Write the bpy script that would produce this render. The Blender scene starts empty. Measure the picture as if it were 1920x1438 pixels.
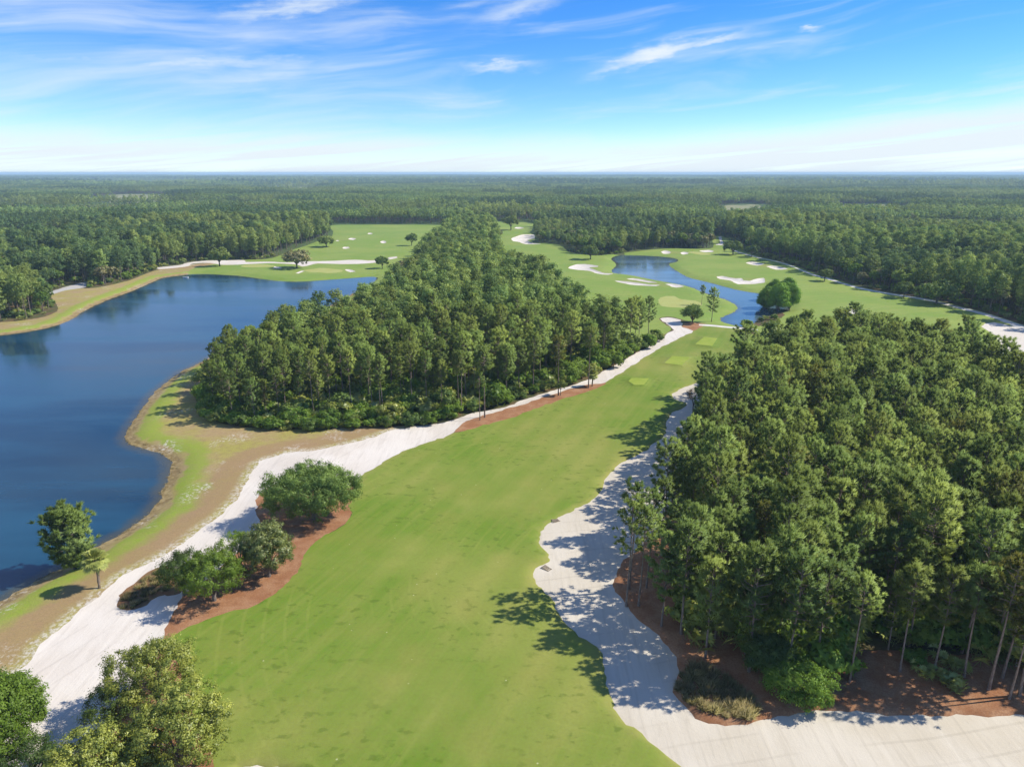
import bpy, math, random
import numpy as np
from mathutils import Vector, geometry

# ------------------------------------------------------------------ camera, sky, sun, exposure
SC = bpy.context.scene
COL = SC.collection
CAM_H = 60.0
FPX = 1280.0                      # focal length in photo pixels (1920 wide)
HORIZON = 324.0
PITCH = math.atan((719.0 - HORIZON) / FPX)
cd = bpy.data.cameras.new('camera')
cam = bpy.data.objects.new('camera', cd)
COL.objects.link(cam)
cam.location = (0, 0, CAM_H)
cam.rotation_euler = (math.pi / 2 - PITCH, 0, 0)
cd.sensor_fit = 'HORIZONTAL'
cd.sensor_width = 36.0
cd.lens = 36.0 * FPX / 1920.0
cd.clip_start = 0.5
cd.clip_end = 60000
SC.camera = cam

SUN_EL = math.radians(42)
SUN_AZ = math.radians(82)         # measured from +Y (view direction) towards +X (right)
SUN_DIR = Vector((math.cos(SUN_EL) * math.sin(SUN_AZ), math.cos(SUN_EL) * math.cos(SUN_AZ), math.sin(SUN_EL)))
ld = bpy.data.lights.new('sun', 'SUN')
ld.energy = 5.0
ld.angle = math.radians(0.5)
ld.color = (1.0, 0.945, 0.84)
sun = bpy.data.objects.new('sun', ld)
COL.objects.link(sun)
sun.rotation_euler = SUN_DIR.to_track_quat('Z', 'Y').to_euler()

SC.view_settings.view_transform = 'Standard'
SC.view_settings.look = 'None'
SC.view_settings.exposure = 0.42
SC.view_settings.gamma = 1.0
SC.view_settings.use_curve_mapping = False
SC.render.engine = 'CYCLES'
cy = SC.cycles
cy.max_bounces = 6
cy.diffuse_bounces = 3
cy.glossy_bounces = 3
cy.transmission_bounces = 3
cy.transparent_max_bounces = 4
cy.volume_bounces = 0
cy.use_denoising = True
cy.caustics_reflective = False
cy.caustics_refractive = False

SKY_STRENGTH = 0.135


class NT:
    """small helper for building node trees"""
    def __init__(self, tree):
        self.t = tree
        self.n = tree.nodes
        self.l = tree.links

    def node(self, kind, **kw):
        nd = self.n.new(kind)
        for k, v in kw.items():
            setattr(nd, k, v)
        return nd

    def put(self, sock, v):
        if isinstance(v, bpy.types.NodeSocket):
            self.l.new(v, sock)
        elif isinstance(v, bpy.types.Node):
            self.l.new(v.outputs[0], sock)
        elif v is not None:
            sock.default_value = v

    def math(self, op, a, b=None, c=None, clamp=False):
        nd = self.node('ShaderNodeMath', operation=op, use_clamp=clamp)
        for i, v in enumerate((a, b, c)):
            self.put(nd.inputs[i], v)
        return nd.outputs[0]

    def mix(self, fac, a, b, blend='MIX'):
        nd = self.node('ShaderNodeMix', data_type='RGBA', blend_type=blend)
        self.put(nd.inputs[0], fac)
        for s, v in ((nd.inputs[6], a), (nd.inputs[7], b)):
            if isinstance(v, (tuple, list)):
                v = (*v[:3], 1.0)
            self.put(s, v)
        return nd.outputs[2]

    def ramp(self, fac, a, b, lo=0.0, hi=1.0):
        """smooth map of fac from [a, b] to [lo, hi]"""
        nd = self.node('ShaderNodeMapRange', interpolation_type='SMOOTHSTEP')
        self.put(nd.inputs[0], fac)
        for i, v in enumerate((a, b, lo, hi)):
            self.put(nd.inputs[1 + i], v)
        return nd.outputs[0]

    def noise(self, vec, scale, detail=3.0, rough=0.55, dist=0.0):
        nd = self.node('ShaderNodeTexNoise')
        self.put(nd.inputs['Vector'], vec)
        self.put(nd.inputs['Scale'], scale)
        self.put(nd.inputs['Detail'], detail)
        self.put(nd.inputs['Roughness'], rough)
        self.put(nd.inputs['Distortion'], dist)
        return nd.outputs[0]

    def mapping(self, vec, scale=(1, 1, 1), rot=(0, 0, 0), loc=(0, 0, 0)):
        nd = self.node('ShaderNodeMapping')
        self.put(nd.inputs[0], vec)
        nd.inputs[1].default_value = loc
        nd.inputs[2].default_value = rot
        nd.inputs[3].default_value = scale
        return nd.outputs[0]


def build_world():
    w = bpy.data.worlds.new('World')
    SC.world = w
    w.use_nodes = True
    k = NT(w.node_tree)
    k.n.clear()
    out = k.node('ShaderNodeOutputWorld')
    bg = k.node('ShaderNodeBackground')
    bg.inputs[1].default_value = SKY_STRENGTH
    k.l.new(bg.outputs[0], out.inputs[0])
    sky = k.node('ShaderNodeTexSky', sky_type='NISHITA', sun_disc=False)
    sky.sun_elevation = SUN_EL
    sky.sun_rotation = SUN_AZ
    sky.altitude = 1500
    sky.air_density = 1.0
    sky.dust_density = 0.0
    sky.ozone_density = 3.0
    hs = k.node('ShaderNodeHueSaturation')
    hs.inputs['Saturation'].default_value = 1.27
    hs.inputs['Value'].default_value = 0.98
    hs.inputs['Hue'].default_value = 0.51
    k.put(hs.inputs['Color'], k.mix(1.0, sky.outputs[0], (0.83, 0.94, 1.05), 'MULTIPLY'))
    tc = k.node('ShaderNodeTexCoord')
    sep = k.node('ShaderNodeSeparateXYZ')
    k.l.new(tc.outputs['Generated'], sep.inputs[0])
    X, Y, Z = sep.outputs
    az = k.math('ARCTAN2', X, Y)                     # 0 straight ahead, + to the right
    el = k.math('ARCSINE', Z)
    # wind-drawn streaks: coordinates sheared so that the streaks climb towards the right
    el2 = k.math('SUBTRACT', el, k.math('MULTIPLY', az, 0.10))
    cmb = k.node('ShaderNodeCombineXYZ')
    k.put(cmb.inputs[0], k.math('MULTIPLY', az, 2.2))
    k.put(cmb.inputs[1], k.math('MULTIPLY', el2, 17.0))
    warp = k.node('ShaderNodeTexNoise')
    k.put(warp.inputs['Vector'], k.mapping(cmb.outputs[0], scale=(1.1, 0.45, 1)))
    warp.inputs['Scale'].default_value = 1.0
    warp.inputs['Detail'].default_value = 2
    vm = k.node('ShaderNodeVectorMath', operation='MULTIPLY_ADD')
    k.l.new(warp.outputs[1], vm.inputs[0])
    vm.inputs[1].default_value = (1.1, 1.5, 0)
    k.l.new(cmb.outputs[0], vm.inputs[2])
    n1 = k.noise(vm.outputs[0], 1.15, 7, 0.52)
    n2 = k.noise(k.mapping(vm.outputs[0], scale=(2.2, 3.0, 1), loc=(3, 7, 0)), 1.6, 6, 0.55)
    streak = k.math('ADD', k.math('MULTIPLY', n1, 0.72), k.math('MULTIPLY', n2, 0.28))
    left = k.ramp(az, 0.35, -0.55)                   # thicker veil in the west of the view
    veil = k.ramp(streak, k.math('SUBTRACT', 0.50, k.math('MULTIPLY', left, 0.18)), 0.81)
    veil = k.math('MULTIPLY', veil, 0.92)
    # low bank of pale haze cloud above the horizon with an uneven top
    edge = k.math('ADD', k.math('MULTIPLY', k.noise(k.mapping(cmb.outputs[0], scale=(1, 0.25, 1)), 1.3, 5, 0.6), 0.060), 0.017)
    lift = k.math('MULTIPLY', k.ramp(az, 0.18, 0.66), 0.030)
    bank = k.ramp(k.math('SUBTRACT', el, lift), k.math('ADD', edge, 0.018), k.math('SUBTRACT', edge, 0.030))
    thin = k.noise(k.mapping(cmb.outputs[0], scale=(0.8, 2.6, 1), loc=(5, 2, 0)), 1.5, 6, 0.55, 0.6)
    bank = k.math('MULTIPLY', bank, k.ramp(thin, 0.34, 0.56, 0.40, 1.0))
    # a few brighter wisps
    wisps = None
    for (a, e, ra, re, tilt, amt) in ((0.190, 0.1485, 0.060, 0.0095, 0.22, 1.0), (0.135, 0.134, 0.030, 0.0075, 0.35, 0.75), (0.262, 0.160, 0.045, 0.006, 0.15, 0.75),
                                      (-0.018, 0.135, 0.042, 0.006, 0.05, 0.85), (0.375, 0.167, 0.012, 0.003, 0.0, 0.8),
                                      (-0.285, 0.195, 0.11, 0.010, 0.22, 0.75), (0.01, 0.205, 0.06, 0.011, 0.3, 0.6),
                                      (-0.42, 0.128, 0.17, 0.0065, 0.05, 0.62), (-0.50, 0.112, 0.10, 0.009, 0.2, 0.45)):
        da = k.math('SUBTRACT', az, a)
        wob = k.math('MULTIPLY', k.math('SUBTRACT', k.noise(k.mapping(cmb.outputs[0], loc=(a * 31, e * 17, 0), scale=(4.2, 1.7, 1)), 3.0, 5, 0.6), 0.5), 0.05)
        de = k.math('SUBTRACT', k.math('SUBTRACT', k.math('SUBTRACT', el, e), k.math('MULTIPLY', da, tilt)), k.math('MULTIPLY', wob, 0.6))
        g = k.math('ADD', k.math('POWER', k.math('DIVIDE', da, ra), 2.0), k.math('POWER', k.math('DIVIDE', de, re), 2.0))
        g = k.math('EXPONENT', k.math('MULTIPLY', g, -1.0))
        g = k.math('MULTIPLY', k.math('MULTIPLY', g, amt), k.ramp(n2, 0.28, 0.62, 0.35, 1.0))
        wisps = g if wisps is None else k.math('MAXIMUM', wisps, g)
    fac = k.math('MAXIMUM', k.math('MAXIMUM', veil, bank), wisps)
    fac = k.math('MINIMUM', fac, 0.98)
    c = k.mix(fac, hs.outputs[0], (4.6, 5.1, 5.5))
    k.l.new(c, bg.inputs[0])


build_world()

# ------------------------------------------------------------------ geometry of the view: photo pixel -> ground point


def at(px, py, z=0.0):
    a, b = (px - 960.0) / FPX, (719.0 - py) / FPX
    s, c = math.sin(PITCH), math.cos(PITCH)
    dx, dy, dz = a, c + b * s, -s + b * c
    t = (z - CAM_H) / dz
    return (dx * t, dy * t)


def height_at(base, top_y):
    """height of an upright thing whose foot is at photo pixel base and whose top shows at row top_y"""
    gx, gy = at(*base)
    b = (719.0 - top_y) / FPX
    s, c = math.sin(PITCH), math.cos(PITCH)
    return CAM_H + gy * (-s + b * c) / (c + b * s)


def width_m(px, base):
    gx, gy = at(*base)
    s, c = math.sin(PITCH), math.cos(PITCH)
    return px * (gy * c + CAM_H * s) / FPX


def props(o, label=None, cat=None, group=None, kind=None):
    if label:
        o['label'] = label
    if cat:
        o['category'] = cat
    if group:
        o['group'] = group
    if kind:
        o['kind'] = kind
    return o


# ------------------------------------------------------------------ materials
MATS = {}


def material(name):
    m = bpy.data.materials.new(name)
    m.use_nodes = True
    k = NT(m.node_tree)
    k.n.clear()
    out = k.node('ShaderNodeOutputMaterial')
    MATS[name] = m
    return m, k, out


def principled(k, out, color, rough=0.9, spec=0.2, bump=None, bump_d=0.05, bump_s=0.5):
    p = k.node('ShaderNodeBsdfPrincipled')
    k.put(p.inputs['Base Color'], color if not isinstance(color, tuple) else (*color, 1.0))
    k.put(p.inputs['Roughness'], rough)
    k.put(p.inputs['Specular IOR Level'], spec)
    if bump is not None:
        b = k.node('ShaderNodeBump')
        b.inputs['Strength'].default_value = bump_s
        b.inputs['Distance'].default_value = bump_d
        k.put(b.inputs['Height'], bump)
        k.l.new(b.outputs[0], p.inputs['Normal'])
    k.l.new(p.outputs[0], out.inputs[0])
    return p


def attr(k, name):
    a = k.node('ShaderNodeAttribute', attribute_name=name)
    return a.outputs['Fac']


def pos(k):
    return k.node('ShaderNodeNewGeometry').outputs['Position']


def mat_turf(name, lush, pale, olive, rot):
    m, k, out = material(name)
    P = pos(k)
    big = k.noise(P, 0.020, 5, 0.6)
    mid = k.noise(P, 0.11, 5, 0.6)
    R = k.mapping(P, rot=(0, 0, rot))
    brushed = k.noise(k.mapping(R, scale=(0.55, 0.03, 1)), 1.0, 5, 0.6, 0.8)
    fine = k.noise(P, 2.2, 4, 0.7)
    c = k.mix(k.ramp(big, 0.40, 0.60), lush, pale)
    c = k.mix(k.ramp(mid, 0.42, 0.75, 0.0, 0.5), c, olive)
    c = k.mix(k.ramp(brushed, 0.35, 0.7, 0.0, 0.45), c, pale)
    # mower passes
    wav = k.node('ShaderNodeTexWave', wave_type='BANDS', bands_direction='X')
    k.put(wav.inputs['Vector'], k.mapping(P, rot=(0, 0, rot)))
    wav.inputs['Scale'].default_value = 0.045
    wav.inputs['Distortion'].default_value = 5.0
    wav.inputs['Detail'].default_value = 1.5
    wav.inputs['Detail Scale'].default_value = 0.25
    c = k.mix(k.math('MULTIPLY', wav.outputs[1], 0.30), c, lush)
    where = k.noise(P, 0.045, 2, 0.5)
    # thin pale arcs left by turning machines
    arc = k.node('ShaderNodeTexWave', wave_type='RINGS', rings_direction='Z')
    k.put(arc.inputs['Vector'], k.mapping(P, loc=(-20, -95, 0)))
    arc.inputs['Scale'].default_value = 0.11
    arc.inputs['Distortion'].default_value = 7.0
    arc.inputs['Detail'].default_value = 2.0
    arc.inputs['Detail Scale'].default_value = 0.12
    c = k.mix(k.math('MULTIPLY', k.ramp(arc.outputs[1], 0.90, 1.0), k.ramp(where, 0.50, 0.62, 0.0, 0.22)), c, tuple(min(1, v * 1.12) for v in pale))
    # clumps of another, darker grass
    clump = k.noise(k.mapping(P, scale=(0.72, 1.0, 1)), 0.78, 4, 0.55)
    c = k.mix(k.math('MULTIPLY', k.ramp(clump, 0.55, 0.68), k.ramp(where, 0.38, 0.58, 0.0, 0.50)), c, tuple(v * 0.52 for v in lush))
    c = k.mix(k.ramp(fine, 0.3, 0.75, 0.0, 0.32), c, tuple(v * 0.62 for v in olive))
    speck = k.node('ShaderNodeTexVoronoi')
    k.put(speck.inputs['Vector'], P)
    speck.inputs['Scale'].default_value = 0.55
    c = k.mix(k.math('MULTIPLY', k.ramp(speck.outputs[0], 0.075, 0.05), k.ramp(mid, 0.5, 0.58, 0.0, 0.5)), c, (0.55, 0.55, 0.32))
    # worn, straw-coloured fringe beside the sand
    sd = attr(k, 'sand_d')
    wear = k.math('ADD', sd, k.math('MULTIPLY', k.noise(P, 0.5, 3, 0.6), 3.0))
    c = k.mix(k.ramp(wear, 3.1, 1.4, 0.0, 0.42), c, (0.27, 0.24, 0.075))
    principled(k, out, c, 0.85, 0.15, k.noise(P, 3.0, 3, 0.7), 0.06, 0.5)


def mat_plain_turf(name, a, b, scale=0.2, fine_dark=0.7):
    m, k, out = material(name)
    P = pos(k)
    c = k.mix(k.ramp(k.noise(P, scale, 4, 0.6), 0.35, 0.68), a, b)
    c = k.mix(k.ramp(k.noise(P, 2.5, 3, 0.7), 0.35, 0.75, 0, 0.3), c, tuple(v * fine_dark for v in a))
    principled(k, out, c, 0.85, 0.15, k.noise(P, 3.0, 3, 0.7), 0.05, 0.5)


def mat_rough():
    m, k, out = material('dry_rough')
    P = pos(k)
    sh, sd = attr(k, 'shore_d'), attr(k, 'sand_d')
    n1 = k.noise(P, 0.10, 5, 0.6)
    n2 = k.noise(P, 0.7, 5, 0.65)
    tan_, brown, yel, lime = (0.36, 0.26, 0.13), (0.26, 0.165, 0.085), (0.33, 0.295, 0.075), (0.225, 0.305, 0.032)
    c = k.mix(k.ramp(n1, 0.35, 0.66), tan_, yel)
    c = k.mix(k.ramp(n2, 0.40, 0.72, 0, 0.55), c, brown)
    # mown track a little way off the sand
    trk = k.math('ABSOLUTE', k.math('SUBTRACT', k.math('ADD', sd, k.math('MULTIPLY', n1, 2.0)), 6.0))
    c = k.mix(k.ramp(trk, 4.2, 2.0, 0, 0.75), c, (0.31, 0.20, 0.105))
    # lusher belt near the water
    shn = k.math('ADD', sh, k.math('MULTIPLY', k.math('SUBTRACT', k.noise(P, 0.16, 4, 0.6), 0.5), 8.0))
    belt = k.math('MULTIPLY', k.ramp(shn, 2.2, 3.6), k.ramp(shn, 9.5, 6.0))
    c = k.mix(k.math('MULTIPLY', belt, k.ramp(n2, 0.25, 0.6, 1.0, 0.72)), c, lime)
    # matted brown sedge right at the edge
    edge = k.ramp(k.math('ADD', sh, k.math('MULTIPLY', n2, 1.4)), 3.4, 2.2)
    c = k.mix(k.math('MULTIPLY', edge, 0.9), c, k.mix(k.ramp(n2, 0.4, 0.65), (0.20, 0.135, 0.06), (0.36, 0.27, 0.13)))
    # sand showing through
    sp = k.noise(P, 1.5, 6, 0.75)
    bare = k.math('MULTIPLY', k.ramp(sp, 0.50, 0.62), k.ramp(k.noise(P, 0.085, 3, 0.5), 0.55, 0.68))
    near = k.math('MULTIPLY', k.ramp(sp, 0.44, 0.60), k.ramp(sd, 2.6, 0.4))
    c = k.mix(k.math('MULTIPLY', k.math('MAXIMUM', bare, near), 0.85), c, (0.62, 0.57, 0.49))
    c = k.mix(k.ramp(k.noise(P, 4.0, 4, 0.75), 0.35, 0.75, 0.0, 0.35), c, (0.13, 0.11, 0.045))
    principled(k, out, c, 0.95, 0.1, sp, 0.12, 0.6)


def mat_sand(name, base, worn, raked):
    m, k, out = material(name)
    P = pos(k)
    n = k.noise(P, 0.09, 5, 0.6)
    R = k.mapping(P, rot=(0, 0, math.radians(raked)), scale=(1.0, 0.06, 1))
    st = k.noise(R, 1.3, 5, 0.65, 0.6)
    c = k.mix(k.ramp(n, 0.35, 0.70), base, worn)
    c = k.mix(k.ramp(st, 0.48, 0.72, 0, 0.55), c, tuple(v * 0.80 for v in worn))
    c = k.mix(k.ramp(st, 0.45, 0.28, 0, 0.5), c, tuple(min(v * 1.06, 0.86) for v in base))
    # litter of needles and crusted soil
    lit = k.noise(P, 2.3, 5, 0.75)
    c = k.mix(k.math('MULTIPLY', k.ramp(lit, 0.60, 0.72), k.ramp(n, 0.45, 0.6, 0, 0.35)), c, (0.35, 0.27, 0.19))
    # wheel tracks
    for a_, sc_ in ((raked + 3, 0.09),):
        tw = k.node('ShaderNodeTexWave', wave_type='BANDS', bands_direction='X')
        k.put(tw.inputs['Vector'], k.mapping(P, rot=(0, 0, math.radians(a_))))
        tw.inputs['Scale'].default_value = sc_
        tw.inputs['Distortion'].default_value = 6.0
        tw.inputs['Detail'].default_value = 2.5
        tw.inputs['Detail Scale'].default_value = 0.2
        c = k.mix(k.math('MULTIPLY', k.ramp(tw.outputs[1], 0.955, 1.0), k.ramp(n, 0.40, 0.60, 0.0, 0.40)), c, tuple(v * 0.75 for v in worn))
    blot = k.noise(P, 0.022, 4, 0.6)
    c = k.mix(k.ramp(blot, 0.40, 0.66, 0, 0.55), c, tuple(v * 0.86 for v in worn))
    h = k.math('ADD', k.math('MULTIPLY', st, 0.9), k.noise(P, 1.8, 5, 0.7))
    principled(k, out, c, 0.95, 0.1, h, 0.09, 0.45)


def mat_straw():
    m, k, out = material('pine_straw')
    P = pos(k)
    n = k.noise(P, 0.35, 5, 0.65)
    f = k.noise(P, 5.0, 4, 0.75)
    c = k.mix(k.ramp(n, 0.35, 0.68), (0.30, 0.140, 0.065), (0.40, 0.225, 0.120))
    c = k.mix(k.ramp(f, 0.35, 0.7, 0, 0.55), c, (0.15, 0.06, 0.03))
    principled(k, out, c, 0.95, 0.1, f, 0.08, 0.7)


def mat_floor():
    m, k, out = material('woodland_floor')
    P = pos(k)
    n = k.noise(P, 0.12, 5, 0.65)
    f = k.noise(P, 2.6, 5, 0.75)
    near = k.mix(k.ramp(n, 0.38, 0.60), (0.17, 0.105, 0.055), (0.095, 0.105, 0.035))
    near = k.mix(k.ramp(f, 0.35, 0.7, 0, 0.6), near, (0.055, 0.04, 0.02))
    # country beyond the last single tree: unbroken tree cover
    far = k.mix(k.ramp(k.noise(P, 0.004, 6, 0.7), 0.35, 0.65), (0.045, 0.080, 0.026), (0.085, 0.125, 0.038))
    ln = k.node('ShaderNodeVectorMath', operation='LENGTH')
    k.l.new(P, ln.inputs[0])
    c = k.mix(k.ramp(ln.outputs['Value'], 350, 700), near, far)
    principled(k, out, c, 0.95, 0.1, f, 0.15, 0.7)


def mat_water(name, c1, c2, bs):
    m, k, out = material(name)
    P = pos(k)
    a = k.noise(k.mapping(P, scale=(1.0, 1.6, 1), rot=(0, 0, 0.35)), 1.1, 3, 0.6)
    b = k.noise(k.mapping(P, scale=(0.35, 1.0, 1), rot=(0, 0, 0.2)), 0.16, 3, 0.55)
    h = k.math('ADD', k.math('MULTIPLY', a, 0.5), k.math('MULTIPLY', b, 0.5))
    g = k.noise(k.mapping(P, scale=(0.25, 1.0, 1), rot=(0, 0, 0.15)), 0.035, 6, 0.62)
    sh = attr(k, 'shore_d')
    shal = k.ramp(k.math('ADD', sh, k.math('MULTIPLY', k.math('SUBTRACT', k.noise(P, 0.5, 4, 0.7), 0.5), 3.0)), 3.2, 0.2, 0.0, 0.7)
    deep = k.mix(k.ramp(g, 0.35, 0.65), c1, c2)
    c = k.mix(shal, deep, (0.070, 0.062, 0.032))
    p = principled(k, out, c, k.ramp(g, 0.35, 0.65, 0.04, 0.20), 0.5, h, 0.10, bs)
    p.inputs['IOR'].default_value = 1.333


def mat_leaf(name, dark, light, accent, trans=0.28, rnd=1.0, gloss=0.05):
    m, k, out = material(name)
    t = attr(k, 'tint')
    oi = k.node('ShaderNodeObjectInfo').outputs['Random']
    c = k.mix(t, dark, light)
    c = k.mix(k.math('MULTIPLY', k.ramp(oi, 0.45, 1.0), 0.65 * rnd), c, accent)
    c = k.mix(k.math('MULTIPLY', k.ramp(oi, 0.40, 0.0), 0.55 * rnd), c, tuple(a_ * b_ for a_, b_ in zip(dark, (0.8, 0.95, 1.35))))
    hs = k.node('ShaderNodeHueSaturation')
    k.put(hs.inputs['Value'], k.ramp(k.math('FRACT', k.math('MULTIPLY', oi, 7.31)), 0, 1, 1.0 - 0.32 * rnd, 1.0 + 0.32 * rnd))
    k.put(hs.inputs['Color'], c)
    c = hs.outputs[0]
    d = k.node('ShaderNodeBsdfDiffuse')
    k.put(d.inputs[0], c)
    tr = k.node('ShaderNodeBsdfTranslucent')
    k.put(tr.inputs[0], k.mix(0.45, c, (0.32, 0.38, 0.045)))
    g = k.node('ShaderNodeBsdfGlossy')
    g.inputs['Roughness'].default_value = 0.45
    g.inputs[0].default_value = (0.9, 0.95, 0.8, 1)
    m1 = k.node('ShaderNodeMixShader')
    m1.inputs[0].default_value = trans
    k.l.new(d.outputs[0], m1.inputs[1])
    k.l.new(tr.outputs[0], m1.inputs[2])
    m2 = k.node('ShaderNodeMixShader')
    m2.inputs[0].default_value = gloss
    k.l.new(m1.outputs[0], m2.inputs[1])
    k.l.new(g.outputs[0], m2.inputs[2])
    k.l.new(m2.outputs[0], out.inputs[0])


def mat_bark(name, a, b):
    m, k, out = material(name)
    P = k.node('ShaderNodeTexCoord').outputs['Object']
    n = k.noise(k.mapping(P, scale=(6, 6, 1.2)), 1.5, 4, 0.7)
    principled(k, out, k.mix(k.ramp(n, 0.35, 0.65), a, b), 0.95, 0.1, n, 0.04, 0.8)


def mat_solid(name, col, rough=0.6, grain=0.25):
    m, k, out = material(name)
    P = k.node('ShaderNodeTexCoord').outputs['Object']
    n = k.noise(P, 3.0, 4, 0.65)
    principled(k, out, k.mix(k.ramp(n, 0.3, 0.7, 0, grain), col, tuple(v * 0.55 for v in col)), rough, 0.3)


AX = math.radians(24)
mat_turf('fairway_turf', (0.116, 0.206, 0.015), (0.250, 0.268, 0.056), (0.245, 0.232, 0.050), AX)
mat_turf('far_turf', (0.165, 0.265, 0.036), (0.240, 0.305, 0.058), (0.265, 0.275, 0.075), 1.2)
mat_plain_turf('tee_turf', (0.230, 0.300, 0.032), (0.290, 0.335, 0.052))
mat_plain_turf('green_turf', (0.34, 0.345, 0.095), (0.36, 0.38, 0.12))
mat_plain_turf('oval_soil', (0.225, 0.115, 0.052), (0.16, 0.11, 0.052), 0.6)
mat_plain_turf('marsh_grass', (0.27, 0.25, 0.125), (0.19, 0.21, 0.085), 0.02)
mat_rough()
mat_sand('waste_sand', (0.645, 0.59, 0.515), (0.58, 0.515, 0.435), 20)
mat_sand('raked_sand', (0.570, 0.515, 0.420), (0.515, 0.455, 0.355), 75)
mat_sand('bunker_sand', (0.65, 0.595, 0.515), (0.60, 0.54, 0.455), 20)
mat_straw()
mat_floor()
mat_water('lake_water', (0.004, 0.030, 0.064), (0.011, 0.066, 0.120), 0.22)
mat_water('pond_water', (0.060, 0.105, 0.130), (0.095, 0.150, 0.180), 0.10)
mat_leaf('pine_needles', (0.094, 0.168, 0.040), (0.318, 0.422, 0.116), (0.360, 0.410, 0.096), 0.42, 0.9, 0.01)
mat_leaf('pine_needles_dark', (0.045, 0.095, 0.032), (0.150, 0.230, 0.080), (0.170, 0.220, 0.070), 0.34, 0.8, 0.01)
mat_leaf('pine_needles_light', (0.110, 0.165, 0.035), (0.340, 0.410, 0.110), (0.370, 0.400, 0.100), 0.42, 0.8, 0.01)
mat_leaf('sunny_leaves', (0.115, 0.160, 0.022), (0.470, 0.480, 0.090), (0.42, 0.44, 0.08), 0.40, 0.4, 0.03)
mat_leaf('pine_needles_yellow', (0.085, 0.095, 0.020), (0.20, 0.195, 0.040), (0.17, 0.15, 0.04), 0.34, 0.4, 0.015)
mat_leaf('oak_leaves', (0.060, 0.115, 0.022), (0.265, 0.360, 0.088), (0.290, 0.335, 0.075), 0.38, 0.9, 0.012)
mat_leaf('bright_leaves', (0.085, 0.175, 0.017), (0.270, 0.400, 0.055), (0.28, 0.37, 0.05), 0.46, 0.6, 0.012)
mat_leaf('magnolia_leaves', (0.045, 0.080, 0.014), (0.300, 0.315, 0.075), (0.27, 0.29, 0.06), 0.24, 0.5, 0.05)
mat_leaf('brown_leaves', (0.15, 0.140, 0.045), (0.34, 0.290, 0.11), (0.15, 0.12, 0.05), 0.25, 0.4)
mat_leaf('rust_leaves', (0.13, 0.060, 0.030), (0.22, 0.115, 0.060), (0.2, 0.1, 0.05), 0.25, 0.4)
mat_leaf('cypress_leaves', (0.110, 0.235, 0.026), (0.270, 0.440, 0.065), (0.16, 0.28, 0.04), 0.36, 0.4, 0.01)
mat_leaf('palm_leaves', (0.170, 0.215, 0.045), (0.440, 0.460, 0.120), (0.40, 0.42, 0.10), 0.24, 0.4, 0.04)
mat_leaf('dry_grass', (0.20, 0.165, 0.065), (0.46, 0.37, 0.18), (0.26, 0.25, 0.09), 0.25, 0.8, 0.01)
mat_leaf('reed_blades', (0.24, 0.175, 0.075), (0.46, 0.36, 0.18), (0.36, 0.29, 0.13), 0.25, 0.2, 0.01)
mat_bark('pine_bark', (0.30, 0.235, 0.185), (0.15, 0.11, 0.085))
mat_bark('grey_bark', (0.22, 0.19, 0.16), (0.11, 0.09, 0.075))
mat_bark('palm_bark', (0.27, 0.215, 0.16), (0.14, 0.105, 0.075))
mat_solid('weathered_timber', (0.26, 0.21, 0.15), 0.9, 0.6)
mat_solid('white_paint', (0.78, 0.78, 0.76), 0.4, 0.15)
mat_solid('dark_metal', (0.05, 0.05, 0.05), 0.5)
mat_solid('flag_cloth', (0.75, 0.62, 0.10), 0.8)
mat_solid('roof_metal', (0.62, 0.64, 0.66), 0.45)
mat_solid('house_wall', (0.55, 0.50, 0.42), 0.9)
mat_solid('road_gravel', (0.46, 0.43, 0.39), 0.95, 0.4)
mat_solid('path_concrete', (0.62, 0.585, 0.52), 0.9, 0.3)
mat_solid('float_dark', (0.06, 0.055, 0.05), 0.7)

# ------------------------------------------------------------------ ground plan, traced in photo pixels and laid out on the ground
WATER_Z = -1.0
PLAN = []     # (name, material, label, category, pixel outline, z plane, depth, lip width)


def plan(name, mat, label, cat, pts, z=0.0, depth=0.0, lip=0.0, step=None):
    PLAN.append(dict(name=name, mat=mat, label=label, cat=cat, pts=pts, z=z, depth=depth, lip=lip, step=step))


def ell(cx, cy, rx, ry, n=14, seed=0):
    r = random.Random(seed + int(cx * 7 + cy))
    return [(cx + rx * (1 + r.uniform(-.16, .16)) * math.cos(t), cy + ry * (1 + r.uniform(-.16, .16)) * math.sin(t))
            for t in [2 * math.pi * i / n for i in range(n)]]


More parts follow.
